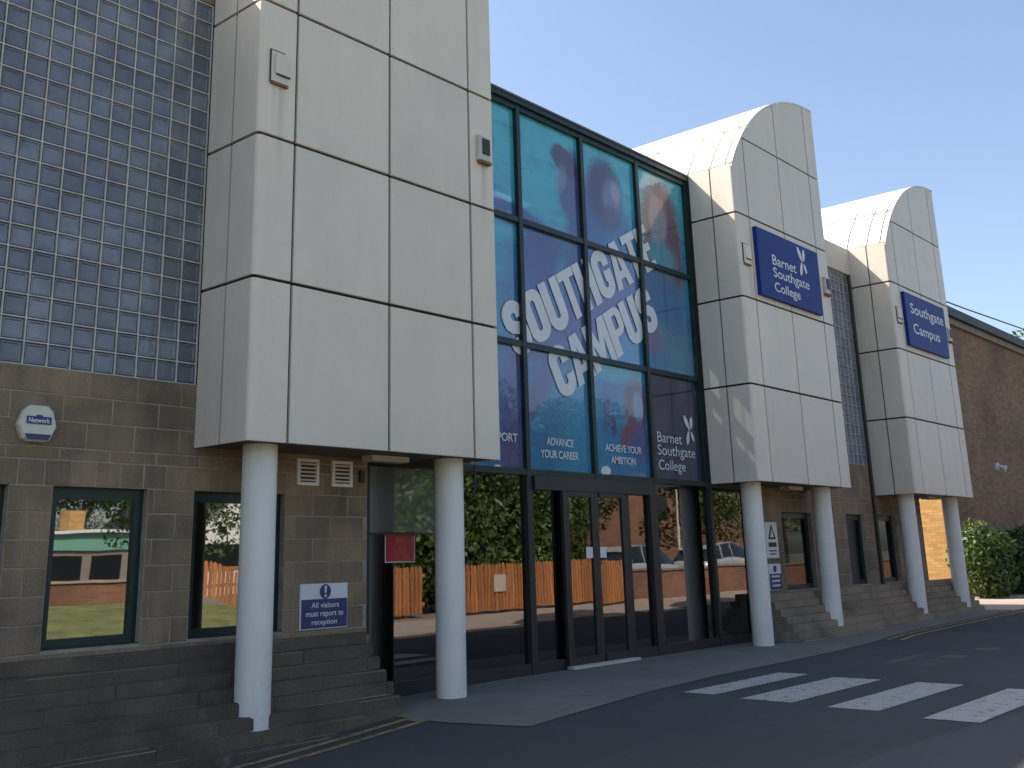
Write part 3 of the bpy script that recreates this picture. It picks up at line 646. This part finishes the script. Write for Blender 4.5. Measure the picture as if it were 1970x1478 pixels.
GLYPH = {'S': (.60, [stroke([(b_, .66), (b_, .74)]+arc(.3, .74, b_-.3, .16, 15, 165)+[(a_, .70), (a_+.01, .62), (.2, .545), (.4, .455), (b_-.01, .38), (b_, .30)]+arc(.3, .26, b_-.3, .16, -15, -165)+[(a_, .26), (a_, .34)], tk)]),
         'O': (.60, [rr(0, 0, .60, 1, .25), rr(tk, tk*.85, .60-tk, 1-tk*.85, .07)]),
         'U': (.60, [stroke([(a_, 1), (a_, .27)]+arc(.3, .27, b_-.3, .17, 195, 345)+[(b_, .27), (b_, 1)], tk)]),
         'C': (.58, [stroke([(b_, .62), (b_, .74)]+arc(.3, .74, b_-.3, .16, 15, 165)+[(a_, .7), (a_, .3)]+arc(.3, .26, b_-.3, .16, 195, 345)+[(b_, .26), (b_, .38)], tk)]),
         'G': (.60, [stroke([(b_, .64), (b_, .74)]+arc(.3, .74, b_-.3, .16, 15, 165)+[(a_, .7), (a_, .3)]+arc(.3, .26, b_-.3, .16, 195, 345)+[(b_, .26), (b_, .44), (.33, .44)], tk*.95)]),
         'T': (.54, [[(0, 1), (.54, 1), (.54, .82), (.368, .82), (.368, 0), (.172, 0), (.172, .82), (0, .82)]]),
         'H': (.60, [[(0, 0), (0, 1), (tk, 1), (tk, .6), (.6-tk, .6), (.6-tk, 1), (.6, 1), (.6, 0), (.6-tk, 0), (.6-tk, .42), (tk, .42), (tk, 0)]]),
         'A': (.64, [[(0, 0), (.2, 0), (.235, .2), (.405, .2), (.44, 0), (.64, 0), (.445, 1), (.195, 1)], [(.265, .36), (.32, .74), (.375, .36)]]),
         'E': (.48, [[(0, 0), (0, 1), (.48, 1), (.48, .83), (tk, .83), (tk, .59), (.43, .59), (.43, .42), (tk, .42), (tk, .17), (.48, .17), (.48, 0)]]),
         'M': (.80, [[(0, 0), (0, 1), (.24, 1), (.40, .5), (.56, 1), (.80, 1), (.80, 0), (.61, 0), (.61, .56), (.46, .1), (.34, .1), (.19, .56), (.19, 0)]]),
         'P': (.58, [[(0, 0), (0, 1)]+arc(.36, .78, .22, .22, 90, 0, 6)+arc(.36, .60, .22, .22, 0, -90, 6)+[(tk, .38), (tk, 0)], [(tk, .54), (tk, .84), (.36, .84), (.39, .80), (.39, .58), (.36, .54)]])}
def block_word(word, x0, z0, w, h, y, rot):
    cu = bpy.data.curves.new('word', 'CURVE'); cu.dimensions = '2D'; cu.fill_mode = 'BOTH'; px = 0
    for ch in word:
        gw, loops = GLYPH[ch]
        for lp in loops:
            sp = cu.splines.new('POLY'); sp.points.add(len(lp)-1); sp.use_cyclic_u = True
            for pt, q in zip(sp.points, lp): pt.co = (px+q[0], q[1], 0, 1)
        px += gw+.02
    ob = bpy.data.objects.new('word', cu); COL.objects.link(ob); me = bpy.data.meshes.new_from_object(ob.evaluated_get(bpy.context.evaluated_depsgraph_get()))
    sx = w/(px-.02); ca, sa = math.cos(rot), math.sin(rot); mb = MB()
    mb.add([(x0+v.co.x*sx*ca-v.co.y*h*sa, y, z0+v.co.x*sx*sa+v.co.y*h*ca) for v in me.vertices], [tuple(p.vertices) for p in me.polygons])
    bpy.data.objects.remove(ob); bpy.data.curves.remove(cu); bpy.data.meshes.remove(me); return mb
block_word('SOUTHGATE', 4.664-.094*.877, 3.765-.094*.48, 3.86, .69, .886, A).build('lettering', 'letter', cw)
block_word('CAMPUS', 5.566-.11*.877, 3.34-.11*.48, 2.80, .67, .886, A).build('lettering', 'letter', cw)
for body, x0, x1, z0, z1 in (('GET SUPPORT', 3.62, 4.55, 2.685, 2.79), ('ADVANCE', 5.115, 5.665, 2.69, 2.79), ('YOUR CAREER', 4.985, 5.77, 2.53, 2.63), ('ACHIEVE YOUR', 6.365, 7.23, 2.69, 2.79), ('AMBITION', 6.485, 7.065, 2.53, 2.63)):
    text_mb(body, x0, z0, x1-x0, z1-z0, .886, 0, .014, .95).build('lettering', 'letter', cw)
for body, x0, x1, z0, z1 in (('Barnet', 7.655, 8.315, 2.897, 3.045), ('Southgate', 7.645, 8.665, 2.665, 2.862), ('College', 7.65, 8.365, 2.455, 2.645)):
    text_mb(body, x0, z0, x1-x0, z1-z0, .886).build('lettering', 'letter', cw)
petals(8.53, 3.12, .215, .886).build('emblem', 'letter', cw)

# ---- entrance screen under the printed front
es = MB().box(2.055, 2.13, .85, .96, .62, 2.35).box(2.13, 10.105, .846, .958, 2.296, 2.336+.012).build('entrance_screen', 'frame', college, 'dark framed entrance glazing with sliding doors below the printed glass')
def mull(a, b, z0=.0, z1=2.294, m='frame2', y0=.84): MB().box(a, b, y0, .965, z0, z1).build('mullion', m, es)
mull(4.645, 4.75); mull(7.30, 7.475); mull(8.925, 9.0); mull(10.04, 10.106)
MB().box(4.752, 7.298, .80, .955, 2.125, 2.292).build('door_header', 'frame2', es)
def pane(a, b, z0, z1, parent=es, y=.900): 
    o = MB().box(-(b-a)/2, (b-a)/2, 0, .006, -(z1-z0)/2, (z1-z0)/2).build('pane', 'glass', parent); o.location = ((a+b)/2, y, (z0+z1)/2); o.rotation_euler = (random.gauss(0, .0015), 0, random.gauss(0, .0015)); return o
def rail(a, b, z0, z1): MB().box(a, b, .847, .957, z0, z1).build('rail', 'frame2', es)
for a, b in ((2.13, 4.645), (4.75, 5.29), (6.78, 7.30), (7.475, 8.925), (9.0, 10.04)):
    rail(a+.001, b-.001, -.02, .13); pane(a, b, .13, 2.13 if 4.7 < a < 7 else 2.294)
rail(2.131, 3.1, 1.588, 1.606)
for nm, a, b in (('door', 5.29, 5.945), ('door', 5.95, 6.62)):
    d = MB(); f = .07; d.box(a, a+f+(.04 if a < 5.5 else 0), .80, .845, .03, 2.12).box(b-f, b, .80, .845, .03, 2.12).box(a+.11, b-f, .802, .843, .03, .13).box(a+.11, b-f, .802, .843, 2.06, 2.12)
    o = d.build('door', 'frame2', college, None); pane(a+f, b-f, .13, 2.06, o, .820)
    MB().box(*((5.735, 5.872) if a < 5.5 else (6.022, 6.165)), .808, .812, 1.30, 1.435).build('notice', 'white', o)
mull(6.622, 6.779, 0, 2.12, 'dark')
MB().box(5.25, 6.66, .70, .80, .012, .045).build('threshold', 'cream', es)
MB().box(2.14, 3.10, .894, .897, 1.612, 2.29).build('frosted_film', 'blind', es)
MB().box(2.39, 2.80, .890, .893, 1.315, 1.585).build('poster', 'red_print', es); MB().box(2.38, 2.81, .8935, .896, 1.305, 1.597).build('poster_border', 'white', es)
MB().box(9.05, 9.45, 1.1, 1.14, .2, .62).build('notice_board', 'blind', es)
MB().box(2.99, 3.01, .165, .19, 2.02, 2.26).box(2.94, 3.0, .17, .185, 2.05, 2.07).box(2.94, 3.0, .17, .185, 2.22, 2.24).build('column_clip', 'dark', college)

# ---- small fittings in the wall
for x0 in (1.137, 1.567):
    v = MB(); x1, z0, z1 = x0+.262, 2.05, 2.303
    v.box(x0, x0+.032, .772, .80, z0, z1).box(x1-.032, x1, .772, .80, z0, z1).box(x0+.032, x1-.032, .773, .80, z1-.03, z1).box(x0+.032, x1-.032, .773, .80, z0, z0+.03)
    o = v.build('vent', 'vent', college); MB().box(x0+.032, x1-.032, .792, .797, z0+.03, z1-.03).build('vent_back', 'dark', o)
    for k in range(5):
        s = MB().box(-.098, .098, -.004, .004, -.009, .009).build('slat', 'vent', o); s.location = ((x0+x1)/2, .783, z0+.052+k*.038); s.rotation_euler = (R_(-38), 0, 0)
MB().box(1.93, 1.99, .77, .80, 2.10, 2.22).build('junction_box', 'dark', college)

# ---- two lit globe lamps hanging in the entrance hall
for x, z, lb in ((5.42, 2.47, 'lit globe lamp seen through the glass above the left entrance pane'), (7.91, 2.57, 'lit globe lamp seen through the printed film above the sliding doors')):
    t = thing('pendant_lamp', lb, 'lamp', (x, 2.0, z), 'globe lamps hanging in the entrance hall')
    MB().sphere((0, 0, 0), .075).build('globe', 'lamp_glow', t); MB().tube((0, 0, .07), (0, 0, 7.05-z), .008, None, 6).build('cord', 'dark', t)

# ------------------------------------------------------------------ signs and alarm box (separate things)
def board(name, label, x0, x1, z0, z1, yb, yf, mat, edge='dark'):
    t = thing(name, label, 'sign', ((x0+x1)/2, yb, z0)); t.location = (0, 0, 0)
    MB().box(x0, x1, yf, yb, z0, z1, .004).build('board', mat, t); return t
t = board('wall_sign', 'blue sign with college name and white four petal emblem on the middle tower', 9.405, 11.60, 5.215, 6.328, -.001, -.07, 'signblue')
for body, x0, x1, z0, z1 in (('Barnet', 9.86, 10.70, 5.785, 5.955), ('Southgate', 9.86, 11.14, 5.53, 5.745), ('College', 9.86, 10.76, 5.295, 5.50)):
    text_mb(body, x0, z0, x1-x0, z1-z0, -.074, 0, .008).build('lettering', 'white', t)
petals(10.94, 6.03, .245, -.074).build('emblem', 'white', t)
t = board('wall_sign', 'blue sign reading Southgate Campus on the farthest tower', 15.535, 17.78, 5.235, 6.335, -.001, -.07, 'signblue')
text_mb('Southgate', 15.78, 5.855, 1.85, .29, -.074, 0, .008).build('lettering', 'white', t); text_mb('Campus', 15.82, 5.45, 1.47, .28, -.074, 0, .008).build('lettering', 'white', t)
t = board('notice_sign', 'blue and white visitors notice on the block wall beside the vents', 1.208, 1.787, .710, 1.128, .797, .782, 'white')
MB().box(1.220, 1.776, .777, .781, .722, .985).build('blue_field', 'signnavy', t)
disc(MB(), 1.505, 1.053, .068, .778).build('symbol', 'signnavy', t)
m = MB(); m.add([(1.49, .775, 1.105), (1.52, .775, 1.105), (1.515, .775, 1.04), (1.495, .775, 1.04)], [(0, 1, 2, 3)]); disc(m, 1.505, 1.013, .014, .775, 12); m.build('exclamation_mark', 'white', t)
for body, x0, x1, z0, z1 in (('All visitors', 1.335, 1.672, .905, .957), ('must report to', 1.272, 1.728, .812, .872), ('reception', 1.342, 1.648, .738, .798)):
    text_mb(body, x0, z0, x1-x0, z1-z0, .774, 0, .01).build('lettering', 'white', t)
t = board('caution_sign', 'white warning sign with black triangle behind the middle tower column', 10.47, 10.87, 1.225, 1.79, .797, .784, 'white')
MB().add([(10.54, .780, 1.52), (10.80, .780, 1.52), (10.67, .780, 1.76)], [(0, 1, 2)]).build('symbol', 'dark', t)
MB().add([(10.60, .778, 1.55), (10.74, .778, 1.55), (10.67, .778, 1.69)], [(0, 1, 2)]).build('symbol_centre', 'alarm', t)
m = MB()
for z, h, w in ((1.40, .07, .26), (1.33, .02, .24), (1.28, .02, .20)): m.box(10.67-w/2, 10.67+w/2, .779, .783, z, z+h)
m.build('print_lines', 'dark', t)
t = board('notice_sign', 'small blue and white notice below the white warning sign', 10.47, 10.88, .73, 1.138, .797, .784, 'white')
MB().box(10.48, 10.87, .780, .7835, .74, .985).build('blue_field', 'signnavy', t); disc(MB(), 10.675, 1.06, .055, .781).build('symbol', 'signnavy', t)
m = MB()
for z in (.93, .86, .79): m.box(10.54, 10.81, .776, .779, z, z+.028)
m.build('print_lines', 'white', t)
t = thing('alarm_box', 'white hexagonal alarm box with blue label on the block wall', 'alarm box')
hx = [(-.155, 0), (-.10, .135), (.10, .135), (.155, 0), (.10, -.145), (-.10, -.145)]
hx = [(-.155, -.02), (-.115, .10), (-.065, .14), (.075, .14), (.12, .10), (.155, -.02), (.11, -.125), (.07, -.145), (-.07, -.145), (-.11, -.125)]
m = MB(); a = [(-1.447+x, .795, 2.437+z) for x, z in hx]; b = [(-1.447+x, .745, 2.437+z) for x, z in hx]; c = [(-1.447+x*.9, .725, 2.437+z*.9) for x, z in hx]; n = len(hx)
m.add(a+b+c, [(i, (i+1) % n, n+(i+1) % n, n+i) for i in range(n)]+[(n+i, n+(i+1) % n, 2*n+(i+1) % n, 2*n+i) for i in range(n)]+[tuple(range(2*n, 3*n))]); m.build('casing', 'alarm', t)
m = MB(); m.add([(-1.447+x, y, 2.437+z) for x, y, z in ((-.105, .719, -.088), (.105, .719, -.088), (.083, .719, -.131), (-.083, .719, -.131))], [(0, 1, 2, 3)]); m.build('blue_band', 'signnavy', t)
m = MB(); m.add([(-1.447+x, .719, 2.437+z) for x, z in ((-.10, -.01), (.10, -.01), (.10, .05), (.03, .05), (.02, .062), (-.02, .062), (-.03, .05), (-.10, .05))], [tuple(range(8))]); m.build('blue_label', 'signnavy', t)
text_mb('Network', -1.447-.085, 2.437, .17, .038, .715, 0, .02).build('lettering', 'white', t)

# ------------------------------------------------------------------ brick building at the right
bb = thing('brick_building', 'plain brown brick building with dark roof edge at the right', 'building')
BX, BY = 24.0, 2.35
MB().prism([(BX, BY), (52, BY), (52, 9), (BX, 9)], 2, -.2, 7.55).build('wall', 'brick', bb)
MB().box(BX-.006, BX-.001, BY-.001, 9, -.2, 3.2).build('wall', 'lightbrick', bb, 'brick side wall with sunlight put into its pale colour')  # overlay on the sun side, its brick colour brightened as sunlit
MB().box(BX-.12, 52.1, BY-.10, 9.1, 7.555, 7.74).build('fascia', 'fascia', bb)
MB().box(BX-.2, 52.2, BY-.22, 9.2, 7.745, 8.0).build('roof', 'slate', bb)
m = MB().tube((28.1, BY-.10, 3.62), (28.1, BY-.28, 3.54), .05, .09, 14); m.box(28.03, 28.17, BY-.08, BY, 3.52, 3.72); m.build('security_light', 'white', bb)
wire = MB(); pts = [(24.0, BY, 8.2), (27.53, BY, 8.32), (33.04, BY, 8.55), (40, BY, 8.8)]
for a, b in zip(pts, pts[1:]): wire.tube(a, b, .022, None, 6)
tag(wire.build('overhead_wire', 'dark'), 'thin wire above the dark roof edge of the brick building', 'wire')

# ------------------------------------------------------------------ vegetation
def leaf_cloud(n, blobs, size, seed, flat=.0):
    rnd = random.Random(seed); mb = MB(); vs = []; fs = []
    tot = sum(b[3]*b[4]*b[5] for b in blobs)
    for cx, cy, cz, rx, ry, rz in blobs:
        k = int(n*rx*ry*rz/tot)
        for _ in range(k):
            while True:
                d = Vector((rnd.uniform(-1, 1), rnd.uniform(-1, 1), rnd.uniform(-1, 1)))
                if .05 < d.length <= 1: break
            d = d.normalized()*(d.length**.45)
            c = Vector((cx+d.x*rx, cy+d.y*ry, cz+d.z*rz))
            nrm = (d+Vector((rnd.gauss(0, .7), rnd.gauss(0, .7), rnd.gauss(.25, .6)))).normalized(); a = nrm.orthogonal().normalized()
            a = Matrix.Rotation(rnd.uniform(0, 6.28), 3, nrm) @ a; b = nrm.cross(a); s = size*rnd.uniform(.6, 1.35); o = len(vs)
            vs += [c-a*s*.5, c+b*s*.28, c+a*s*.5, c-b*s*.28]; fs.append((o, o+1, o+2, o+3))
    mb.add(vs, fs); return mb
def tree_meshes(seed, h, r, leafmat, n=9500, size=.17):
    rnd = random.Random(seed); tr = MB(); tr.tube((0, 0, -.3), (0, 0, h*.35), .17, .12, 10); top = Vector((0, 0, h*.35)); blobs = []
    tr.tube(top, (rnd.uniform(-.2, .2), rnd.uniform(-.2, .2), h*.8), .12, .04, 8)
    for i in range(11):
        a = i*2.4+rnd.uniform(-.4, .4); q = rnd.uniform(.35, 1.0); e = Vector((math.cos(a)*r*q*.75, math.sin(a)*r*q*.75, h*rnd.uniform(.32, .86)))
        tr.tube((0, 0, h*rnd.uniform(.25, .5)), e, .06, .02, 6); s = r*rnd.uniform(.34, .55); blobs.append((e.x, e.y, e.z, s, s, s*rnd.uniform(.65, .9)))
    blobs.append((0, 0, h*.85, r*.45, r*.45, h*.15))
    return tr.mesh('trunk', 'bark'), leaf_cloud(n, blobs, size, seed+1).mesh('crown', leafmat)
TV = [tree_meshes(11, 7.5, 3.0, 'leaf'), tree_meshes(23, 8.5, 3.3, 'leafdark'), tree_meshes(37, 6.5, 2.8, 'leaf2')]
def tree(x, y, v, s, rz, label, group='trees across the road mirrored in the entrance glass'):
    t = thing('tree', label, 'tree', (x, y, gz(x, y)), group); t.rotation_euler = (0, 0, rz); t.scale = (s, s, s)
    link('trunk', TV[v][0], t); link('crown', TV[v][1], t)
ORD = ['second', 'third', 'fourth', 'fifth', 'leftmost', 'sixth', 'seventh', 'eighth', 'ninth', 'rightmost']
for i, (x, y, v, s) in enumerate(((14.2, -13.2, 1, .72), (17.6, -12.6, 0, .85), (20.5, -14.0, 1, .86), (23.8, -17.5, 2, .9), (11.2, -17.5, 0, .8), (29.8, -17.5, 0, 1.05), (36.5, -16.0, 2, 1.1), (46, -16.5, 1, .9), (54, -18.5, 0, 1.0), (64, -21, 1, 1.1))):
    tree(x, y, v, s, i*1.3, ORD[i]+' from the left of the trees mirrored in the entrance glass' if ORD[i][-4:] != 'most' else ORD[i]+' of the trees mirrored in the entrance glass')
for i, (x, y, v, s) in enumerate(((3.5, -40, 0, 1.0), (10.5, -47, 1, 1.0), (17.0, -48, 2, 1.2), (23, -46, 1, 1.0))):
    tree(x, y, v, s, i*1.9+.4, ('leftmost', 'second from the left', 'third from the left', 'rightmost')[i]+' of the far trees mirrored in the left windows', 'far trees mirrored in the left window')
t = thing('tree', 'tree top showing above the brick building roof at the right edge', 'tree', (72.5, 12, 0)); t.scale = (2.3, 2.3, 2.45)
link('trunk', TV[2][0], t); link('crown', TV[2][1], t)
HB = [leaf_cloud(4200, [(-.6, 0, 1.2, 1.2, .8, .95), (.5, .1, 1.7, 1.2, .8, .95), (0, 0, .8, 1.5, .8, .7), (.9, 0, .9, .9, .7, .7)], .17, 61).mesh('foliage', 'leaf2'), leaf_cloud(4200, [(-.5, 0, 1.6, 1.1, .8, 1.0), (.6, .1, 1.1, 1.2, .8, .9), (0, 0, .7, 1.5, .8, .7), (.2, 0, 2.1, .8, .7, .7)], .17, 62).mesh('foliage', 'leaf')]
HS = MB(); [HS.tube((q*.2, 0, -.1), (q*.7, 0, 1.6), .03, .012, 6) for q in (-1, 0, 1)]; HS = HS.mesh('stem', 'bark')
for i, x in enumerate((11.5, 13.2, 15.0, 16.7, 18.4, 20.0)):
    t = thing('shrub', ('first', 'second', 'third', 'fourth', 'fifth', 'sixth')[i]+' bush from the left behind the orange fence, mirrored in the glass', 'shrub', (x, -10.9-(i % 2)*.5, gz(x, -11)), 'bushes behind the orange fence'); t.scale = (1.0, 1, 1.0+.2*((i*7) % 3)); t.rotation_euler = (0, 0, i*.7)
    link('foliage', HB[i % 2], t); link('stem', HS, t)
def shrub(name, label, x, y, blobs, n, mat, size, seed):
    t = thing(name, label, 'shrub', (x, y, gz(x, y)))
    m = MB(); rnd = random.Random(seed)
    for b in blobs: m.tube((b[0]*.5, b[1]*.5, -.1), (b[0], b[1], b[2]), .025, .01, 6)
    m.build('stem', 'bark', t); leaf_cloud(n, blobs, size, seed).build('foliage', mat, t)
shrub('shrub', 'leafy green shrub beside the far column, lit by sun', 23.6, 1.7, [(-.45, .1, 1.05, .55, .6, .55), (-.1, -.1, 1.45, .5, .5, .45), (.35, -.2, 1.25, .6, .6, .5), (-.35, -.15, .45, .5, .6, .45), (.25, -.2, .6, .6, .6, .55), (.75, .1, .9, .6, .6, .5), (.6, 0, .35, .6, .6, .4), (-.7, 0, .75, .35, .4, .35), (.15, .1, 1.75, .25, .3, .25), (-.55, .0, 1.55, .22, .25, .22), (.8, -.1, 1.5, .25, .3, .22)], 3600, 'leaf2', .135, 5)
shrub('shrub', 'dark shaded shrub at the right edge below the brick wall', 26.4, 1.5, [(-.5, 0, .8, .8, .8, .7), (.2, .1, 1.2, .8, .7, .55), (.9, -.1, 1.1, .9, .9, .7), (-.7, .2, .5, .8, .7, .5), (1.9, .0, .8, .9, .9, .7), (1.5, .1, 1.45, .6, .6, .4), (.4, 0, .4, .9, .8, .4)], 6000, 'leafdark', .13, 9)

# ------------------------------------------------------------------ across the road (mirrored in the glass)
def picket_fence(name, label, x0, x1, y, h, lift=0.0):
    t = thing(name, label, 'fence', (x0, y, gz(x0, y)), 'orange picket fences across the road')
    n = int((x1-x0)/.125); cache = MB().prism([(-.048, .08), (.048, .08), (.048, h-.05), (0, h), (-.048, h-.05)], 1, -.01, .01).mesh('picket', 'fence')
    for i in range(n):
        o = link('picket', cache, t); o.location = (i*.125+.06, .03+random.uniform(-.004, .004), gz(x0+i*.125, y)-gz(x0, y)+lift+random.uniform(-.015, .01)); o.rotation_euler = (0, random.gauss(0, .008), 0)
    for z in (.28, h-.25): MB().box(0, x1-x0, -.02, .018, z+lift, z+.08+lift).build('rail', 'fence', t)
    k = 0
    while k*2.0 <= x1-x0: MB().box(k*2.0-.05, k*2.0+.05, -.12, -.022, -.2, h-.02+lift).build('post', 'fence', t); k += 1
    return t
picket_fence('picket_fence', 'orange stained picket fence across the road, mirrored beside the doors', 13.55, 20.2, -8.75, 1.2)
picket_fence('picket_fence', 'orange picket fence panel mirrored in the glass left of the round column', 10.6, 13.2, -9.6, 1.2)
picket_fence('picket_fence', 'orange picket fence mirrored low in the window behind the nearest column', 9.3, 12.6, -13.6, .95, .0)
t = thing('fence_notice', 'small cream notice board on the orange picket fence', 'notice')
MB().box(14.75, 15.15, -8.70, -8.68, .55, .95).build('board', 'cream', t)
low = thing('low_wall', 'low red brick wall in front of the parked cars, mirrored in the glass', 'wall')
MB().box(20.5, 44, -9.1, -8.85, -.1, .88).build('wall', 'redbrick', low); MB().box(20.45, 44.05, -9.14, -8.81, .882, .94).build('coping', 'fascia', low)
low = thing('low_wall', 'low red brick wall on the grass, mirrored in the left window', 'wall')
MB().box(3.0, 9.1, -14.3, -14.05, .3, 1.02).build('wall', 'redbrick', low); MB().box(2.95, 9.15, -14.34, -14.01, 1.022, 1.08).build('coping', 'lightpave', low)
def car(label, x, y, rz):
    t = thing('parked_car', label, 'car', (x, y, gz(x, y)), 'silver cars parked behind the low brick wall'); t.rotation_euler = (0, 0, rz)
    secs = [(-2.15, .45, .62, .62, .62), (-2.05, .30, .80, .82, .74), (-1.55, .22, .92, .98, .84), (-.95, .20, .96, 1.02, .87), (-.2, .20, .98, 1.04, .88), (.9, .20, .98, 1.04, .88), (1.5, .22, .98, 1.04, .86), (2.0, .30, .94, 1.0, .78), (2.1, .42, .80, .84, .66)]
    m = MB(); vs = []; ring = 10
    for px, zb, zs, zt, w in secs:
        vs += [(px, -w*.86, zb), (px, -w, zb+.12), (px, -w, zs-.12), (px, -w*.93, zt-.03), (px, -w*.6, zt), (px, w*.6, zt), (px, w*.93, zt-.03), (px, w, zs-.12), (px, w, zb+.12), (px, w*.86, zb)]
    fs = []
    for i in range(len(secs)-1): fs += [(i*ring+j, i*ring+(j+1) % ring, (i+1)*ring+(j+1) % ring, (i+1)*ring+j) for j in range(ring)]
    fs += [tuple(range(ring)), tuple(range((len(secs)-1)*ring, len(secs)*ring))]; m.add(vs, fs, True); m.build('body', 'carpaint', t)
    cab = [(-1.35, .98, .80), (-.55, 1.50, .66), (.1, 1.58, .67), (1.0, 1.56, .66), (1.55, 1.42, .62), (1.95, 1.0, .74)]
    m = MB(); vs = []
    for px, zt, w in cab: vs += [(px, -.82 if zt > 1.1 else -w, 1.0), (px, -w, zt), (px, w, zt), (px, .82 if zt > 1.1 else w, 1.0)]
    m.add(vs, [(i*4+j, i*4+j+1, (i+1)*4+j+1, (i+1)*4+j) for i in range(len(cab)-1) for j in range(3)], True); m.build('window', 'carglass', t)
    m = MB(); rf = [(-.62, 1.48), (.1, 1.60), (1.0, 1.58), (1.6, 1.42)]
    for (a, za), (b, zb) in zip(rf, rf[1:]): m.add([(a, -.67, za), (a, .67, za), (b, .67, zb), (b, -.67, zb), (a, -.67, za-.05), (a, .67, za-.05), (b, .67, zb-.05), (b, -.67, zb-.05)], [(0, 1, 2, 3), (0, 3, 7, 4), (1, 5, 6, 2)])
    m.build('roof', 'carpaint', t)
    for px in (.25, 1.05):
        for s in (-1, 1): MB().tube((px, s*.80, .98), (px+.05, s*.675, 1.56), .03, None, 6).build('pillar', 'carpaint', t)
    for px in (-1.35, 1.3):
        for s in (-1, 1):
            w = MB().tube((px, s*.70, .31), (px, s*.90, .31), .31, None, 20).build('wheel', 'tyre', t); MB().tube((px, s*.88, .31), (px, s*.915, .31), .2, None, 16).build('rim', 'carpaint', w)
    for s in (-1, 1): MB().sphere((-2.02, s*.58, .72), .11, 10, 6).build('headlight', 'white', t); MB().sphere((2.03, s*.6, .82), .09, 10, 6).build('tail_light', 'red_print', t)
car('silver hatchback behind the low wall, mirrored right of the doors', 24.2, -11.0, math.pi)
car('silver car mirrored in the narrow pane beside the middle tower column', 32.3, -12.6, math.pi)
t = thing('lamp_post', 'tall thin pale lamp post mirrored in the pane beside the doors', 'lamp', (31.2, -13.5, gz(31, -13))); MB().tube((0, 0, -.1), (0, 0, 7), .06, .04, 10).build('post', 'cream', t); MB().box(-.7, .1, -.1, .1, 7.0, 7.1).build('lamp_head', 'cream', t)
h = thing('white_house', 'white gabled house across the road, mirrored in the window behind the column', 'house', (0, 0, 0))
hy = -33.0
MB().prism([(21.2, -.2), (30, -.2), (30, 2.6), (25.2, 6.2), (21.2, 2.55)], 1, hy-8, hy).build('wall', 'render', h)
MB().prism([(20.7, 2.15), (25.2, 6.25), (30.5, 2.2), (30.5, 2.45), (25.2, 6.5), (20.7, 2.4)], 1, hy-8.2, hy+.35).build('roof', 'slate', h)
MB().box(23.0, 23.45, hy+.002, hy+.04, 2.75, 3.1).build('window', 'carglass', h); MB().box(21.6, 29.5, hy+.002, hy+.06, 1.2, 2.3).build('window', 'carglass', h)
h = thing('flat_building', 'low flat building with a pale green band, mirrored in the left window', 'building', (0, 0, 0))
MB().box(8, 20.5, -44, -33, -.2, 2.1).build('wall', 'fascia', h); MB().box(7.9, 20.6, -44.1, -32.9, 2.102, 2.78).build('green_band', 'greenband', h); MB().box(7.7, 20.8, -44.3, -32.7, 2.782, 2.9).build('roof', 'render', h)
for k in range(7): MB().box(8.5+k*1.7, 9.8+k*1.7, -32.995, -32.95, .7, 1.9).build('window', 'carglass', h)
MB().box(17.0, 17.7, -36, -35.2, 2.9, 3.8).build('chimney', 'lightbrick', h)
h = thing('red_house', 'brown brick house mirrored in the narrow pane beside the middle tower column', 'house', (0, 0, 0))
MB().box(37, 56, -32, -22, -.2, 5.6).build('wall', 'redbrick', h); MB().prism([(36.6, 5.6), (56.4, 5.6), (54, 8.2), (39, 8.2)], 1, -32.2, -21.8).build('roof', 'slate', h)
for k in range(5): MB().box(39+k*3.4, 40.3+k*3.4, -21.995, -21.95, 3.2, 4.5).build('window', 'carglass', h)
